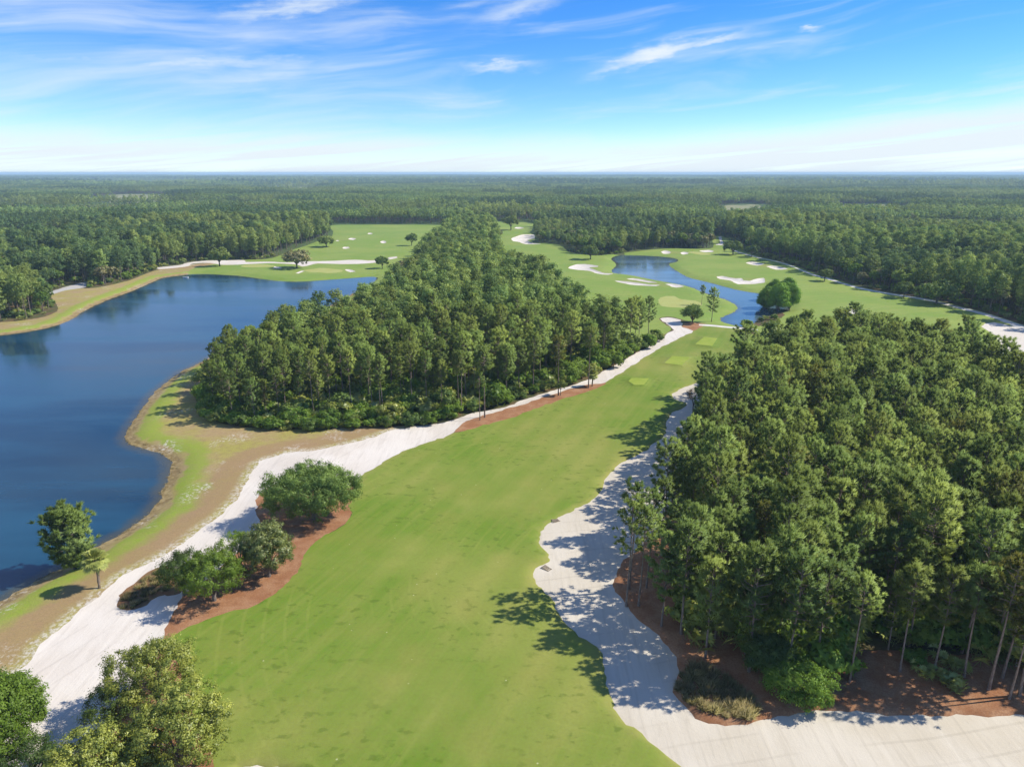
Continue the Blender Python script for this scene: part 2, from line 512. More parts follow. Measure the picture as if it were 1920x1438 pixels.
LAKE = [(0, 1128), (27, 1112), (69, 1089), (113, 1066), (145, 1052), (167, 1037), (198, 1016), (240, 993), (271, 968), (296, 942), (308, 915), (317, 890), (323, 874),
        (319, 863), (300, 851), (269, 842), (242, 832), (234, 819), (237, 811), (250, 790), (269, 763), (288, 738), (306, 721), (325, 707), (350, 692), (376, 680),
        (410, 660), (450, 640), (500, 616), (541, 601), (575, 590), (602, 582), (635, 565), (665, 549), (693, 535), (705, 526), (709, 521), (700, 519), (677, 520),
        (640, 523), (610, 525), (568, 528), (540, 528), (521, 527), (481, 522), (444, 517), (401, 514.5), (364, 514), (334, 517), (306, 521), (284, 530), (250, 545),
        (217, 557), (187, 569), (157, 584), (134, 599), (100, 612), (53, 622), (0, 629), (-120, 640), (-420, 700), (-700, 860), (-700, 1050), (-420, 1200), (-150, 1190)]
POND = [(1167, 478.5), (1194, 479), (1220, 480), (1247, 482), (1265, 484.5), (1272, 488), (1268, 491.5), (1255, 495), (1260, 502), (1280, 515), (1297, 522), (1330, 530),
        (1364, 539), (1389, 545), (1420, 550), (1450, 558), (1475, 570), (1478, 582), (1454, 590), (1425, 600), (1405, 612), (1387, 613), (1370, 608), (1357, 605),
        (1349, 599), (1357, 594), (1377, 584), (1383, 578), (1377, 570), (1364, 564), (1345, 557), (1322, 550), (1297, 539.5), (1280, 535), (1247, 529), (1220, 524),
        (1185, 517), (1150, 512), (1147, 507), (1153, 501), (1155, 495), (1148, 489), (1146, 485), (1155, 480)]

plan('dry_grass_bank', 'dry_rough', 'tan and lime green grass bank between the lake and the white sand track', 'grass bank',
     [(-500, 1700), (-500, 1150), (0, 1080), (150, 1000), (260, 900), (200, 810), (300, 690), (385, 655), (470, 618), (545, 590), (600, 572), (660, 540), (700, 518),
      (752, 516), (765, 530), (752, 545), (735, 562), (700, 592), (660, 617), (600, 632), (540, 643), (460, 664), (410, 692), (392, 705), (376, 722), (377, 757), (388, 779),
      (409, 791), (450, 799), (513, 804), (600, 803), (700, 801), (790, 800), (850, 800), (700, 880), (560, 980), (300, 1160), (150, 1350), (60, 1700)])
plan('far_bank', 'dry_rough', 'dry grass strip along the far shore of the big lake', 'grass bank',
     [(-700, 640), (-300, 605), (0, 602), (30, 600), (83, 592), (108, 580), (100, 562), (88, 552), (125, 544), (177, 542), (234, 530), (267, 517), (294, 505), (330, 498), (390, 492), (440, 489.5),
      (440, 530), (300, 560), (100, 640), (-300, 760), (-700, 800)])
plan('practice_field', 'far_turf', 'wide pale green practice field beyond the lake with small white targets of sand', 'lawn',
     [(623, 423), (700, 422), (815, 422), (842, 424), (838, 436), (828, 450), (812, 466), (790, 490), (775, 510), (764, 528), (750, 540), (690, 545), (560, 540), (480, 535), (430, 525), (380, 520), (352, 512),
      (370, 500), (400, 495), (440, 488), (500, 485), (522, 479), (537, 472), (556, 466), (575, 461), (592, 455), (618, 447), (625, 435)])
plan('fairway', 'fairway_turf', 'broad sunlit fairway running up the middle between two sand strips', 'fairway',
     [(395, 1600), (395, 1438), (388, 1400), (374, 1360), (362, 1320), (348, 1280), (322, 1232), (302, 1205), (348, 1178), (412, 1155), (485, 1132), (526, 1109), (556, 1077), (573, 1045),
      (590, 1020), (608, 1008), (652, 983), (658, 950), (666, 922), (674, 903), (682, 893), (707, 877), (729, 862), (755, 850), (780, 840), (815, 828), (843, 817), (870, 809), (914, 796),
      (960, 784), (1001, 769), (1039, 757), (1058, 750), (1093, 740), (1122, 729), (1135, 720), (1174, 694), (1226, 660), (1268, 637), (1299, 622), (1320, 611), (1350, 613), (1390, 618),
      (1440, 650), (1420, 700), (1350, 730), (1310, 790), (1270, 900), (1150, 980), (1120, 1130), (1260, 1330), (1400, 1600)])
plan('distant_fairway', 'far_turf', 'light green fairway with white bunkers on the near side of the winding pond', 'fairway',
     [(930, 416), (963, 417), (998, 418), (998, 430), (994, 437), (1000, 441), (1003, 448), (1000, 456), (1027, 456.5), (1050, 461), (1067, 472), (1084, 475.5), (1117, 478), (1150, 476.5), (1172, 477.5),
      (1190, 500), (1300, 530), (1345, 548), (1385, 562), (1400, 585), (1380, 614), (1350, 611), (1299, 606), (1272, 598), (1253, 594), (1236, 597), (1243, 606), (1258, 618), (1240, 632), (1225, 639),
      (1194, 641), (1112, 634), (1106, 614), (1069, 583), (1041, 556), (977, 534), (945, 503), (940, 476), (937, 455)])
plan('eastern_fairway', 'far_turf', 'light green fairway beyond the pond running along the edge of the eastern woods', 'fairway',
     [(1170, 474), (1180, 472), (1230, 467.5), (1257, 466), (1327, 466), (1338, 460), (1336, 452), (1343, 443), (1352, 442), (1372, 452), (1392, 468), (1420, 480), (1450, 488), (1475, 495), (1505, 504),
      (1530, 513), (1555, 519), (1592, 530), (1628, 540), (1673, 549), (1718, 557), (1758, 565), (1804, 577), (1853, 589), (1910, 608), (1985, 632), (2120, 672), (2300, 760), (2100, 880), (1935, 830),
      (1850, 741), (1780, 707), (1640, 687), (1550, 672), (1440, 700), (1410, 690), (1440, 650), (1420, 615), (1470, 592), (1440, 560), (1350, 540), (1250, 505), (1245, 490), (1190, 485)])
plan('straw_bed', 'pine_straw', 'rust brown pine straw bed under the oaks between track and fairway', 'mulch bed',
     [(302, 1205), (316, 1173), (329, 1141), (346, 1118), (400, 1078), (440, 1045), (466, 1010), (486, 988), (480, 962), (484, 938), (500, 921), (560, 905), (620, 905), (664, 915),
      (661, 940), (656, 965), (652, 983), (608, 1008), (590, 1020), (573, 1045), (556, 1077), (526, 1109), (485, 1132), (412, 1155), (348, 1178)])
plan('straw_bed', 'pine_straw', 'rust brown pine straw bed beneath the bushes at the lower corner of the picture', 'mulch bed',
     [(295, 1214), (322, 1232), (348, 1280), (362, 1320), (374, 1360), (388, 1400), (395, 1438), (395, 1600), (60, 1600), (150, 1460), (185, 1370), (215, 1325), (262, 1270)])
plan('straw_strip', 'pine_straw', 'rust brown strip of pine straw with tall pines beside the sand path', 'mulch bed',
     [(850, 812), (853, 808), (870, 795), (888, 786), (914, 778), (947, 769), (989, 758), (1010, 750), (1051, 738), (1072, 731), (1114, 722), (1135, 720), (1122, 729), (1093, 740), (1058, 750), (1039, 757), (1001, 769), (960, 784),
      (914, 796), (870, 809)])
plan('straw_bed', 'pine_straw', 'small rust brown straw patch by the cart path at the pond', 'mulch bed', [(1299, 622), (1280, 616), (1284, 608), (1300, 606), (1322, 609), (1318, 613)])
plan('straw_floor', 'pine_straw', 'orange pine straw floor along the front of the eastern pine wood', 'mulch bed',
     [(1148, 1086), (1156, 1100), (1181, 1137), (1208, 1160), (1240, 1191), (1258, 1214), (1270, 1236), (1272, 1250), (1268, 1269), (1264, 1293), (1283, 1318), (1304, 1338), (1330, 1346), (1360, 1352), (1398, 1355), (1428, 1344),
      (1454, 1336), (1497, 1330), (1561, 1329), (1650, 1332), (1705, 1333), (1815, 1336), (1920, 1331), (2100, 1320), (2300, 1330), (2300, 1240), (1900, 1225), (1600, 1215), (1400, 1180), (1330, 1120), (1300, 1000), (1270, 960),
      (1240, 985), (1202, 1020), (1166, 1052)])
plan('sand_track', 'waste_sand', 'wide white sand track winding from the lower corner past the lake bank to the pond', 'sand track',
     [(14, 1270), (41, 1251), (87, 1201), (124, 1169), (156, 1141), (190, 1122), (201, 1105), (233, 1082), (293, 1054), (348, 1018), (412, 972), (446, 938), (463, 909), (476, 886), (488, 870), (509, 861), (534, 854), (565, 850), (600, 846),
      (650, 835), (700, 822), (740, 808), (780, 802), (815, 797), (849, 789), (863, 784), (884, 777), (903, 773), (947, 765), (978, 754), (1010, 744), (1041, 734), (1072, 725), (1099, 715), (1122, 705), (1163, 679), (1205, 656),
      (1230, 641), (1247, 631), (1250, 626), (1262, 620), (1259, 615), (1247, 606), (1237, 598), (1253, 595.5), (1274, 600), (1278, 607), (1280, 615), (1299, 622), (1268, 637), (1226, 660), (1174, 694), (1135, 720), (1114, 722), (1072, 731),
      (1051, 738), (1010, 750), (989, 758), (947, 769), (914, 778), (888, 786), (870, 795), (853, 808), (843, 817), (815, 828), (780, 840), (755, 850), (729, 862), (707, 877), (682, 893), (674, 903), (664, 915), (620, 905), (560, 905),
      (500, 921), (484, 938), (480, 962), (486, 988), (466, 1010), (440, 1045), (400, 1078), (346, 1118), (329, 1141), (316, 1173), (302, 1205), (295, 1214), (262, 1270), (215, 1325), (185, 1370), (150, 1460), (60, 1600),
      (-250, 1600), (-200, 1420), (-60, 1320)], depth=0.10)
plan('oval_bed', 'oval_soil', 'oval bed of brown ornamental grass set in the sand track', 'plant bed',
     [(345, 1068), (327, 1066), (293, 1068), (256, 1091), (224, 1123), (217, 1141), (238, 1148), (270, 1141), (293, 1121), (306, 1118), (338, 1116)])
plan('sand_waste', 'raked_sand', 'long pale sand waste with tree shadows between fairway and pine wood', 'sand bunker',
     [(1318, 716), (1290, 723), (1270, 733), (1258, 742), (1268, 749), (1284, 756), (1284, 764), (1262, 773), (1251, 785), (1250, 800), (1243, 817), (1226, 831), (1205, 846), (1170, 860), (1155, 870), (1140, 890),
      (1112, 931), (1076, 951), (1039, 970), (1018, 985), (1011, 1002), (1016, 1016), (1030, 1036), (1031, 1046), (1007, 1061), (999, 1075), (1007, 1091), (1033, 1112), (1046, 1142), (1076, 1178), (1117, 1205), (1133, 1237),
      (1140, 1274), (1149, 1315), (1176, 1352), (1222, 1388), (1259, 1416), (1280, 1438), (1310, 1475), (1380, 1600), (2500, 1600), (2300, 1330), (2100, 1320), (1920, 1331), (1815, 1336), (1705, 1333), (1650, 1332), (1561, 1329),
      (1497, 1330), (1454, 1336), (1428, 1344), (1398, 1355), (1360, 1352), (1330, 1346), (1304, 1338), (1283, 1318), (1264, 1293), (1268, 1269), (1272, 1250), (1270, 1236), (1258, 1214), (1240, 1191), (1208, 1160), (1181, 1137),
      (1156, 1100), (1148, 1086), (1166, 1052), (1202, 1020), (1240, 985), (1256, 935), (1268, 890), (1280, 850), (1292, 815), (1304, 780), (1316, 745)], depth=0.30, lip=0.45)
plan('sand_bunker', 'bunker_sand', 'small white bunker cut by the bottom edge of the picture', 'sand bunker', [(440, 1440), (455, 1430), (488, 1425), (520, 1429), (540, 1442), (545, 1470), (500, 1490), (450, 1475)], depth=0.25, lip=0.3)
plan('sand_bunker', 'bunker_sand', 'big white bunker at the right edge of the picture beside the cart path', 'sand bunker',
     [(1841, 613), (1847, 607), (1862, 605), (1885, 609), (1907, 615), (1930, 622), (2010, 645), (2060, 700), (2000, 730), (1930, 710), (1880, 690), (1877, 668), (1874, 658), (1876, 647), (1870, 633), (1855, 622)], depth=0.3, lip=0.4)
for lab, pts in (
        ('long notched white bunker across the pond from the lone pines', [(1343, 519), (1354, 518), (1369, 521), (1380, 522.5), (1390, 522), (1394, 526), (1405, 527), (1414, 524), (1422, 522), (1432, 521), (1432, 530), (1405, 533), (1385, 533), (1376, 530), (1368, 526), (1350, 523.5)]),
        ('white bunker below the spreading oak on the eastern fairway', [(1399, 493.5), (1410, 491.5), (1424, 493.5), (1434, 496), (1420, 498.5), (1408, 496.5)]),
        ('shaded white bunker beside the path at the eastern woods', [(1437, 500), (1447, 499), (1464, 501.5), (1477, 505), (1455, 506), (1445, 503.5)]),
        ('round white bunker at the tip of the far green above the pond', ell(1249, 473.5, 9, 3.0)),
        ('small round white bunker below the flag', ell(1283, 475.5, 7.5, 2.6)),
        ('flat white bunker behind the far green', ell(1326, 471.5, 13, 2.3)),
        ('large branching white bunker on the fairway left of the pond', [(1065, 502), (1082, 495.5), (1097, 495.5), (1110, 497), (1122, 499), (1120, 501), (1105, 502), (1117, 507), (1134, 513), (1150, 513.5), (1140, 516), (1120, 514), (1105, 508.5), (1084, 506)]),
        ('thin white bunker running close along the pond edge', [(1174, 523), (1187, 522), (1205, 524.5), (1220, 527), (1233, 530), (1217, 529.5), (1192, 526)]),
        ('thin white bunker on the fairway side of its twin by the pond', [(1153, 527), (1175, 528), (1194, 530), (1220, 533), (1237, 533.5), (1230, 535.5), (1205, 535), (1180, 533.5)]),
        ('short white bunker at the pond bend near the green', [(1247, 532), (1260, 532), (1272, 533), (1283, 537), (1267, 538.5), (1255, 535)]),
        ('white bunker reaching into the trees at the far end of the distant fairway', [(960, 446), (970, 443), (982, 440), (1000, 440), (1002, 447), (990, 450), (1000, 456), (1015, 458), (987, 458), (972, 453), (962, 452)]),
        ('tiny white bunker beside the tree at the end of the distant fairway', ell(973, 427.5, 8, 1.6)),
        ('white bunker peeping over the pine tops on the eastern fairway', ell(1596, 584, 13, 5)),
        ('slanting white bunker on the practice green by the lake', [(554, 513), (566, 508), (571, 508.5), (560, 513.5)]),
        ('white bunker in the shade of the brownish oak by the lake', ell(520, 503.5, 8, 1.8)),
        ('white bunker left of the round tree on the lake shore', [(646, 505), (656, 504.5), (667, 508.5), (658, 510)]),
        ('white sand target at the upper middle of the practice field', ell(694, 437.7, 5, 1.4)),
        ('largest white sand target on the practice field', ell(661, 449, 6.5, 2.0)),
        ('white sand target nearest the dark tree on the practice field', ell(719, 453.5, 5.5, 2.1)),
        ('white sand target closest to the lake on the practice field', ell(649, 464.5, 6.5, 1.8)),
        ('faint sand target beside the left hand tree of the practice field', ell(633, 452.4, 3, 0.9))):
    plan('sand_bunker', 'bunker_sand', lab, 'sand bunker', pts, depth=0.6, lip=0.0)
plan('tee_box', 'tee_turf', 'nearest of three bright green tee boxes on the fairway', 'tee', [(1178, 719), (1184, 713), (1217, 713), (1207, 726), (1189, 726)], depth=-0.35, lip=1.0, step=0)
plan('tee_box', 'tee_turf', 'middle one of three bright green tee boxes on the fairway', 'tee', [(1245, 683), (1260, 670), (1293, 672), (1278, 687)], depth=-0.4, lip=1.0, step=0)
plan('tee_box', 'tee_turf', 'farthest of three bright green tee boxes on the fairway', 'tee', [(1303, 647), (1320, 634), (1345, 637), (1335, 651)], depth=-0.4, lip=1.0, step=0)
plan('putting_green', 'green_turf', 'pale yellow green between the pond and the two lone pines', 'green', [(1236, 558), (1250, 554), (1264, 554), (1276, 560), (1305, 563), (1316, 571), (1290, 577), (1242, 574)])
plan('putting_green', 'green_turf', 'pale putting green with the flag at the far end of the pond', 'green', [(1290, 474), (1300, 472), (1315, 473.5), (1334, 477.5), (1315, 479), (1300, 476.5)])
plan('putting_green', 'green_turf', 'pale putting green between the dark oak and the brown oak by the lake', 'green', ell(480, 500, 32, 3))
plan('putting_green', 'green_turf', 'pale putting green left of the round tree by the lake', 'green', ell(607, 507.5, 33, 4))
plan('sand_path', 'waste_sand', 'white sand path along the trees behind the lake', 'sand track',
     [(295, 500.5), (318, 498), (338, 496), (352, 491.5), (387, 488), (420, 488), (457, 487.5), (462, 491.5), (504, 491.5), (530, 493), (556, 492.5), (570, 491), (600, 490.5), (627, 489.5), (667, 488), (700, 489), (726, 484), (744, 482),
      (746, 484), (732, 487), (702, 493), (660, 495), (597, 495), (582, 498), (567, 501), (556, 497), (530, 495.5), (505, 494.5), (464, 496.5), (422, 497), (395, 492), (362, 493), (352, 498), (320, 502), (298, 503.5)])
plan('cart_path', 'path_concrete', 'pale cart path between the pond and the end of the fairway', 'path', [(1310, 609), (1340, 610.5), (1381, 613.5), (1420, 618), (1420, 621.5), (1381, 617), (1340, 613.5), (1310, 611.5)])
plan('cart_path', 'path_concrete', 'pale cart path along the foot of the eastern woods', 'path',
     [(1341, 459), (1350, 456), (1347, 444), (1352, 443), (1357, 456), (1383, 470.5), (1414, 480.5), (1447, 488.5), (1472, 495), (1500, 504.5), (1527, 514.5), (1550, 519.5), (1588, 530.5), (1623, 540), (1670, 549), (1714, 557), (1754, 565), (1800, 577), (1850, 589),
      (1907, 608), (1980, 631), (2120, 672), (2120, 682), (1980, 640), (1905, 614.5), (1849, 594), (1799, 581), (1753, 568.5), (1713, 560), (1669, 552), (1622, 543), (1587, 533), (1549, 522), (1526, 516.5), (1499, 506.5), (1471, 497), (1446, 490), (1413, 482), (1382, 472.5), (1356, 460)])
plan('gravel_road', 'road_gravel', 'grey gravel road entering the woods on the far bank', 'road', [(85, 554), (93, 549), (125, 539), (160, 530), (163, 534), (160, 541), (125, 546), (100, 553), (60, 560)])
plan('meadow', 'marsh_grass', 'tan marsh clearing in the distant forest', 'meadow', [(1358, 386.5), (1372, 384.5), (1392, 385), (1412, 383.5), (1426, 386), (1424, 395), (1432, 402), (1420, 409), (1395, 405), (1372, 410), (1354, 404), (1360, 395)])
plan('meadow', 'marsh_grass', 'narrow pale clearing far off in the forest beyond the practice field', 'meadow', [(505, 347.6), (540, 346.6), (585, 347.2), (588, 354), (584, 362), (510, 362), (502, 354)])
plan('meadow', 'marsh_grass', 'pale wet clearing in the far eastern forest', 'meadow', [(1566, 386), (1590, 384.5), (1622, 385.5), (1655, 384), (1664, 390), (1652, 398), (1660, 403), (1630, 401), (1600, 405), (1572, 402), (1578, 394)])
plan('meadow', 'marsh_grass', 'faint pale clearing in the far western forest', 'meadow', [(210, 366), (250, 364.5), (300, 366), (303, 375), (296, 385), (216, 385), (206, 375)])
LAKE_I = len(PLAN)
plan('lake', 'lake_water', 'deep blue lake filling the bank side of the view', 'lake', LAKE, z=WATER_Z)
plan('pond', 'pond_water', 'pale blue winding pond between two light fairways', 'pond', POND, z=WATER_Z)
NREG = len(PLAN)


def smooth_closed(P, step_fn):
    """Catmull-Rom through the outline, resampled with a step that grows with distance"""
    P = np.array(P, float)
    n = len(P)
    out = []
    for i in range(n):
        p0, p1, p2, p3 = P[i - 1], P[i], P[(i + 1) % n], P[(i + 2) % n]
        L = np.linalg.norm(p2 - p1)
        k = max(1, int(L / step_fn((p1 + p2) / 2)))
        k = min(k, 60)
        for j in range(k):
            t = j / k
            # centripetal-ish: limit overshoot by damping tangents of unequal neighbours
            l0, l2 = np.linalg.norm(p1 - p0) + 1e-6, np.linalg.norm(p3 - p2) + 1e-6
            m1 = 0.5 * (p2 - p0) * min(1.0, 2 * L / (L + l0))
            m2 = 0.5 * (p3 - p1) * min(1.0, 2 * L / (L + l2))
            h = (2 * t ** 3 - 3 * t ** 2 + 1, t ** 3 - 2 * t ** 2 + t, -2 * t ** 3 + 3 * t ** 2, t ** 3 - t ** 2)
            out.append(h[0] * p1 + h[1] * m1 + h[2] * p2 + h[3] * m2)
    return np.array(out)


def stepper(p):
    return min(14.0, max(0.8, np.linalg.norm(p) / 130.0))


for r in PLAN:
    W = [at(px, py, r['z']) for px, py in r['pts']]
    if r['step'] == 0:
        r['poly'] = np.array([np.array(W[i]) + (np.array(W[(i + 1) % len(W)]) - np.array(W[i])) * f for i in range(len(W)) for f in (0.04, .2, .4, .6, .8, 0.96)])
    else:
        r['poly'] = smooth_closed(W, stepper)


def ragged(p):
    x, y = p[:, 0], p[:, 1]
    a = 0.16 * np.sin(x * 1.9 + 1.2 * np.sin(y * 1.3)) + 0.12 * np.sin(y * 3.1 + x * 0.7) + 0.20 * np.sin(x * 0.61 - y * 0.83)
    b = 0.16 * np.sin(y * 2.1 + 1.1 * np.sin(x * 1.1) + 2) + 0.12 * np.sin(x * 2.7 - y * 0.9 + 1) + 0.20 * np.sin(x * 0.47 + y * 0.71)
    return p + np.stack([a, b], 1)


for r in PLAN:
    if r['step'] != 0:
        r['poly'] = ragged(r['poly'])


def inside(poly, pts):
    x, y = pts[:, 0], pts[:, 1]
    c = np.zeros(len(pts), bool)
    lo, hi = poly.min(0), poly.max(0)
    sel = np.where((x >= lo[0]) & (x <= hi[0]) & (y >= lo[1]) & (y <= hi[1]))[0]
    if len(sel) == 0:
        return c
    xs, ys = x[sel], y[sel]
    cc = np.zeros(len(sel), bool)
    n = len(poly)
    for i in range(n):
        x1, y1 = poly[i]
        x2, y2 = poly[(i + 1) % n]
        if y1 == y2:
            continue
        cond = ((y1 > ys) != (y2 > ys)) & (xs < (x2 - x1) * (ys - y1) / (y2 - y1) + x1)
        cc ^= cond
    c[sel] = cc
    return c


def dist(poly, pts, cap=30.0):
    """distance to the outline, capped"""
    d = np.full(len(pts), cap)
    lo, hi = poly.min(0) - cap, poly.max(0) + cap
    sel = np.where((pts[:, 0] >= lo[0]) & (pts[:, 0] <= hi[0]) & (pts[:, 1] >= lo[1]) & (pts[:, 1] <= hi[1]))[0]
    if len(sel) == 0:
        return d
    p = pts[sel]
    best = np.full(len(sel), cap * cap)
    n = len(poly)
    for i in range(n):
        a, b = poly[i], poly[(i + 1) % n]
        ab = b - a
        t = np.clip(((p - a) @ ab) / max(ab @ ab, 1e-9), 0, 1)
        q = p - a - t[:, None] * ab
        best = np.minimum(best, (q * q).sum(1))
    d[sel] = np.sqrt(best)
    return d


def sstep(a, b, x):
    t = np.clip((x - a) / (b - a), 0, 1)
    return t * t * (3 - 2 * t)


WATERS = [PLAN[LAKE_I], PLAN[LAKE_I + 1]]
SANDS = [r for r in PLAN if r['mat'] in ('waste_sand', 'raked_sand', 'bunker_sand')]
DEEP = [r for r in PLAN if r['depth'] != 0]


def shore_sd(pts):
    """distance to the nearest shoreline, negative on the water, and which water"""
    s = np.full(len(pts), 30.0)
    for w in WATERS:
        d = dist(w['poly'], pts)
        d = np.where(inside(w['poly'], pts), -d, d)
        s = np.where(np.abs(d) < np.abs(s), d, s)
    return s


def ground_z(pts):
    x, y = pts[:, 0], pts[:, 1]
    r = np.hypot(x, y)
    und = 0.35 * np.sin(x / 19 + 0.8) * np.sin(y / 27 + 0.3) + 0.25 * np.sin(x / 41 - y / 33) + 0.10 * np.sin(x / 7.3 + 1.7) * np.sin(y / 9.1)
    und = und * sstep(2500, 700, r)
    s = shore_sd(pts)
    z = und * sstep(1.0, 14.0, s)
    bank = np.where(s >= 0, WATER_Z * (1 - sstep(0.0, 5.5, s)), WATER_Z + np.maximum(s, -6) * 0.28)
    z = z + bank
    for g in DEEP:
        ins = inside(g['poly'], pts)
        d = dist(g['poly'], pts, 4.0)
        lip = max(g['lip'], 0.05)
        f = np.where(ins, 1.0, 1 - sstep(0.0, lip, d)) if g['lip'] else np.where(ins, sstep(0, 1.6, d), 0.0)
        z = z - g['depth'] * f
    return z


def gz(x, y):
    return float(ground_z(np.array([[x, y]]))[0])


def build_ground():
    rng = np.random.default_rng(3)
    V, E = [], []

    def add_ring(poly):
        s = len(V)
        V.extend(map(tuple, poly))
        n = len(poly)
        E.extend((s + i, s + (i + 1) % n) for i in range(n))

    for r in PLAN:
        add_ring(r['poly'])
        P = r['poly']
        nx = np.roll(P, -1, 0) - np.roll(P, 1, 0)
        nrm = np.stack([nx[:, 1], -nx[:, 0]], 1)
        nrm /= np.linalg.norm(nrm, axis=1)[:, None] + 1e-9
        area = 0.5 * np.sum(P[:, 0] * np.roll(P[:, 1], -1) - np.roll(P[:, 0], -1) * P[:, 1])
        if area < 0:
            nrm = -nrm           # outward normals
        offs = []
        if r['lip']:
            offs = [r['lip']]
        elif r['depth']:
            offs = [-0.8, -1.6]
        if r['mat'] in ('lake_water', 'pond_water'):
            offs = [1.2, 2.6, 4.2, 6.0]
        for o in offs:
            V.extend(map(tuple, (P + nrm * o)[::1 if abs(o) < 1 else 2]))
    # interior points, finer near the camera
    for lo, hi, st in ((0, 140, 2.2), (140, 300, 4.0), (300, 900, 13.0), (900, 2600, 70.0)):
        g = np.arange(-hi, hi + st, st)
        gx, gy = np.meshgrid(g, g)
        p = np.stack([gx.ravel(), gy.ravel()], 1) + rng.uniform(-.28, .28, (gx.size, 2)) * st
        rr = np.hypot(p[:, 0], p[:, 1])
        k = (rr >= lo) & (rr < hi) & (p[:, 1] > 28) & (np.abs(p[:, 0]) < p[:, 1] * 0.95 + 25)
        V.extend(map(tuple, p[k]))
    F = 26000.0
    for q in ((-F, -500), (F, -500), (F, F), (-F, F), (0, F), (-F, 6000), (F, 6000), (-6000, -500), (6000, -500), (-9000, 9000), (9000, 9000), (0, 9000), (-400, -100), (400, -100), (0, -60)):
        V.append(q)
    v2, e2, f2, _, _, _ = geometry.delaunay_2d_cdt([Vector(v) for v in V], E, [], 0, 1e-3)
    P = np.array([(v.x, v.y) for v in v2])
    T = np.array([f for f in f2 if len(f) == 3])
    C = P[T].mean(1)
    reg = np.full(len(T), -1)
    for i, r in enumerate(PLAN):
        reg[inside(r['poly'], C)] = i
    Z = ground_z(P)
    shore = shore_sd(P)
    sd = np.full(len(P), 30.0)
    for r in SANDS:
        sd = np.minimum(sd, np.where(inside(r['poly'], P), 0, dist(r['poly'], P)))
    # make every triangle face up
    a, b, c = P[T[:, 0]], P[T[:, 1]], P[T[:, 2]]
    cr = (b[:, 0] - a[:, 0]) * (c[:, 1] - a[:, 1]) - (b[:, 1] - a[:, 1]) * (c[:, 0] - a[:, 0])
    T[cr < 0] = T[cr < 0][:, ::-1]

    def emit(name, tris, mat, label, cat, z, smooth=True):
        used, inv = np.unique(tris.ravel(), return_inverse=True)
        co = np.column_stack([P[used], z[used]])
        me = bpy.data.meshes.new(name)
        me.from_pydata(co.tolist(), [], inv.reshape(-1, 3).tolist())
        for nm, arr in (('shore_d', np.abs(shore[used])), ('sand_d', sd[used])):
            at_ = me.attributes.new(nm, 'FLOAT', 'POINT')
            at_.data.foreach_set('value', arr.astype(np.float32))
        me.materials.append(MATS[mat])
        me.polygons.foreach_set('use_smooth', [smooth] * len(me.polygons))
        o = bpy.data.objects.new(name, me)
        COL.objects.link(o)
        props(o, label, cat, kind='structure')
        return o

    emit('ground', T[reg == -1], 'woodland_floor', 'shaded woodland ground under the pines reaching to the horizon', 'ground', Z)
    for i, r in enumerate(PLAN):
        t = T[reg == i]
        if len(t) == 0:
            continue
        if r['mat'] in ('lake_water', 'pond_water'):
            emit(r['name'], t, r['mat'], r['label'], r['cat'], np.full(len(P), WATER_Z), False)
        else:
            emit(r['name'], t, r['mat'], r['label'], r['cat'], Z)


build_ground()

# ------------------------------------------------------------------ plant meshes
RNG = np.random.default_rng(11)


def unit(v):
    return v / (np.linalg.norm(v, axis=-1, keepdims=True) + 1e-9)


class Part:
    """vertices, triangles, shading normals and tint of one part"""
    def __init__(self):
        self.v, self.f, self.n, self.t, self.c = [], [], [], [], 0

    def tris(self, tri, nrm, tint):
        """tri (N,3,3), nrm (N,3,3), tint (N,)"""
        N = len(tri)
        g = np.cross(tri[:, 1] - tri[:, 0], tri[:, 2] - tri[:, 0])
        fl = (g * nrm.mean(1)).sum(1) < 0
        tri[fl] = tri[fl][:, ::-1]
        nrm[fl] = nrm[fl][:, ::-1]
        self.v.append(tri.reshape(-1, 3))
        self.n.append(nrm.reshape(-1, 3))
        self.t.append(np.repeat(tint, 3))
        self.f.append(np.arange(N * 3).reshape(N, 3) + self.c)
        self.c += N * 3

    def tube(self, path, rad, sides=6):
        path = np.array(path, float)
        rad = np.array(rad, float)
        d = unit(np.gradient(path, axis=0))
        ref = np.where(np.abs(d[:, 2:3]) > 0.9, np.array([[1.0, 0, 0]]), np.array([[0, 0, 1.0]]))
        u = unit(np.cross(d, ref))
        w = np.cross(d, u)
        a = np.linspace(0, 2 * np.pi, sides, endpoint=False)
        ring = u[:, None, :] * np.cos(a)[None, :, None] + w[:, None, :] * np.sin(a)[None, :, None]
        pts = path[:, None, :] + ring * rad[:, None, None]
        m = len(path)
        f = []
        for i in range(m - 1):
            for j in range(sides):
                p, q = i * sides + j, i * sides + (j + 1) % sides
                f.append((p, p + sides, q))
                f.append((q, p + sides, q + sides))
        fp = pts.reshape(-1, 3)
        g0 = np.cross(fp[f[0][1]] - fp[f[0][0]], fp[f[0][2]] - fp[f[0][0]])
        if g0 @ ring[0, 0] < 0:
            f = [t[::-1] for t in f]
        top = (m - 1) * sides
        for j in range(1, sides - 1):
            f.append((top, top + j, top + j + 1))
        self.v.append(pts.reshape(-1, 3))
        self.n.append(ring.reshape(-1, 3))
        self.t.append(np.full(m * sides, 0.5))
        self.f.append(np.array(f) + self.c)
        self.c += m * sides

    def arrays(self):
        return np.concatenate(self.v), np.concatenate(self.f), np.concatenate(self.n), np.concatenate(self.t)


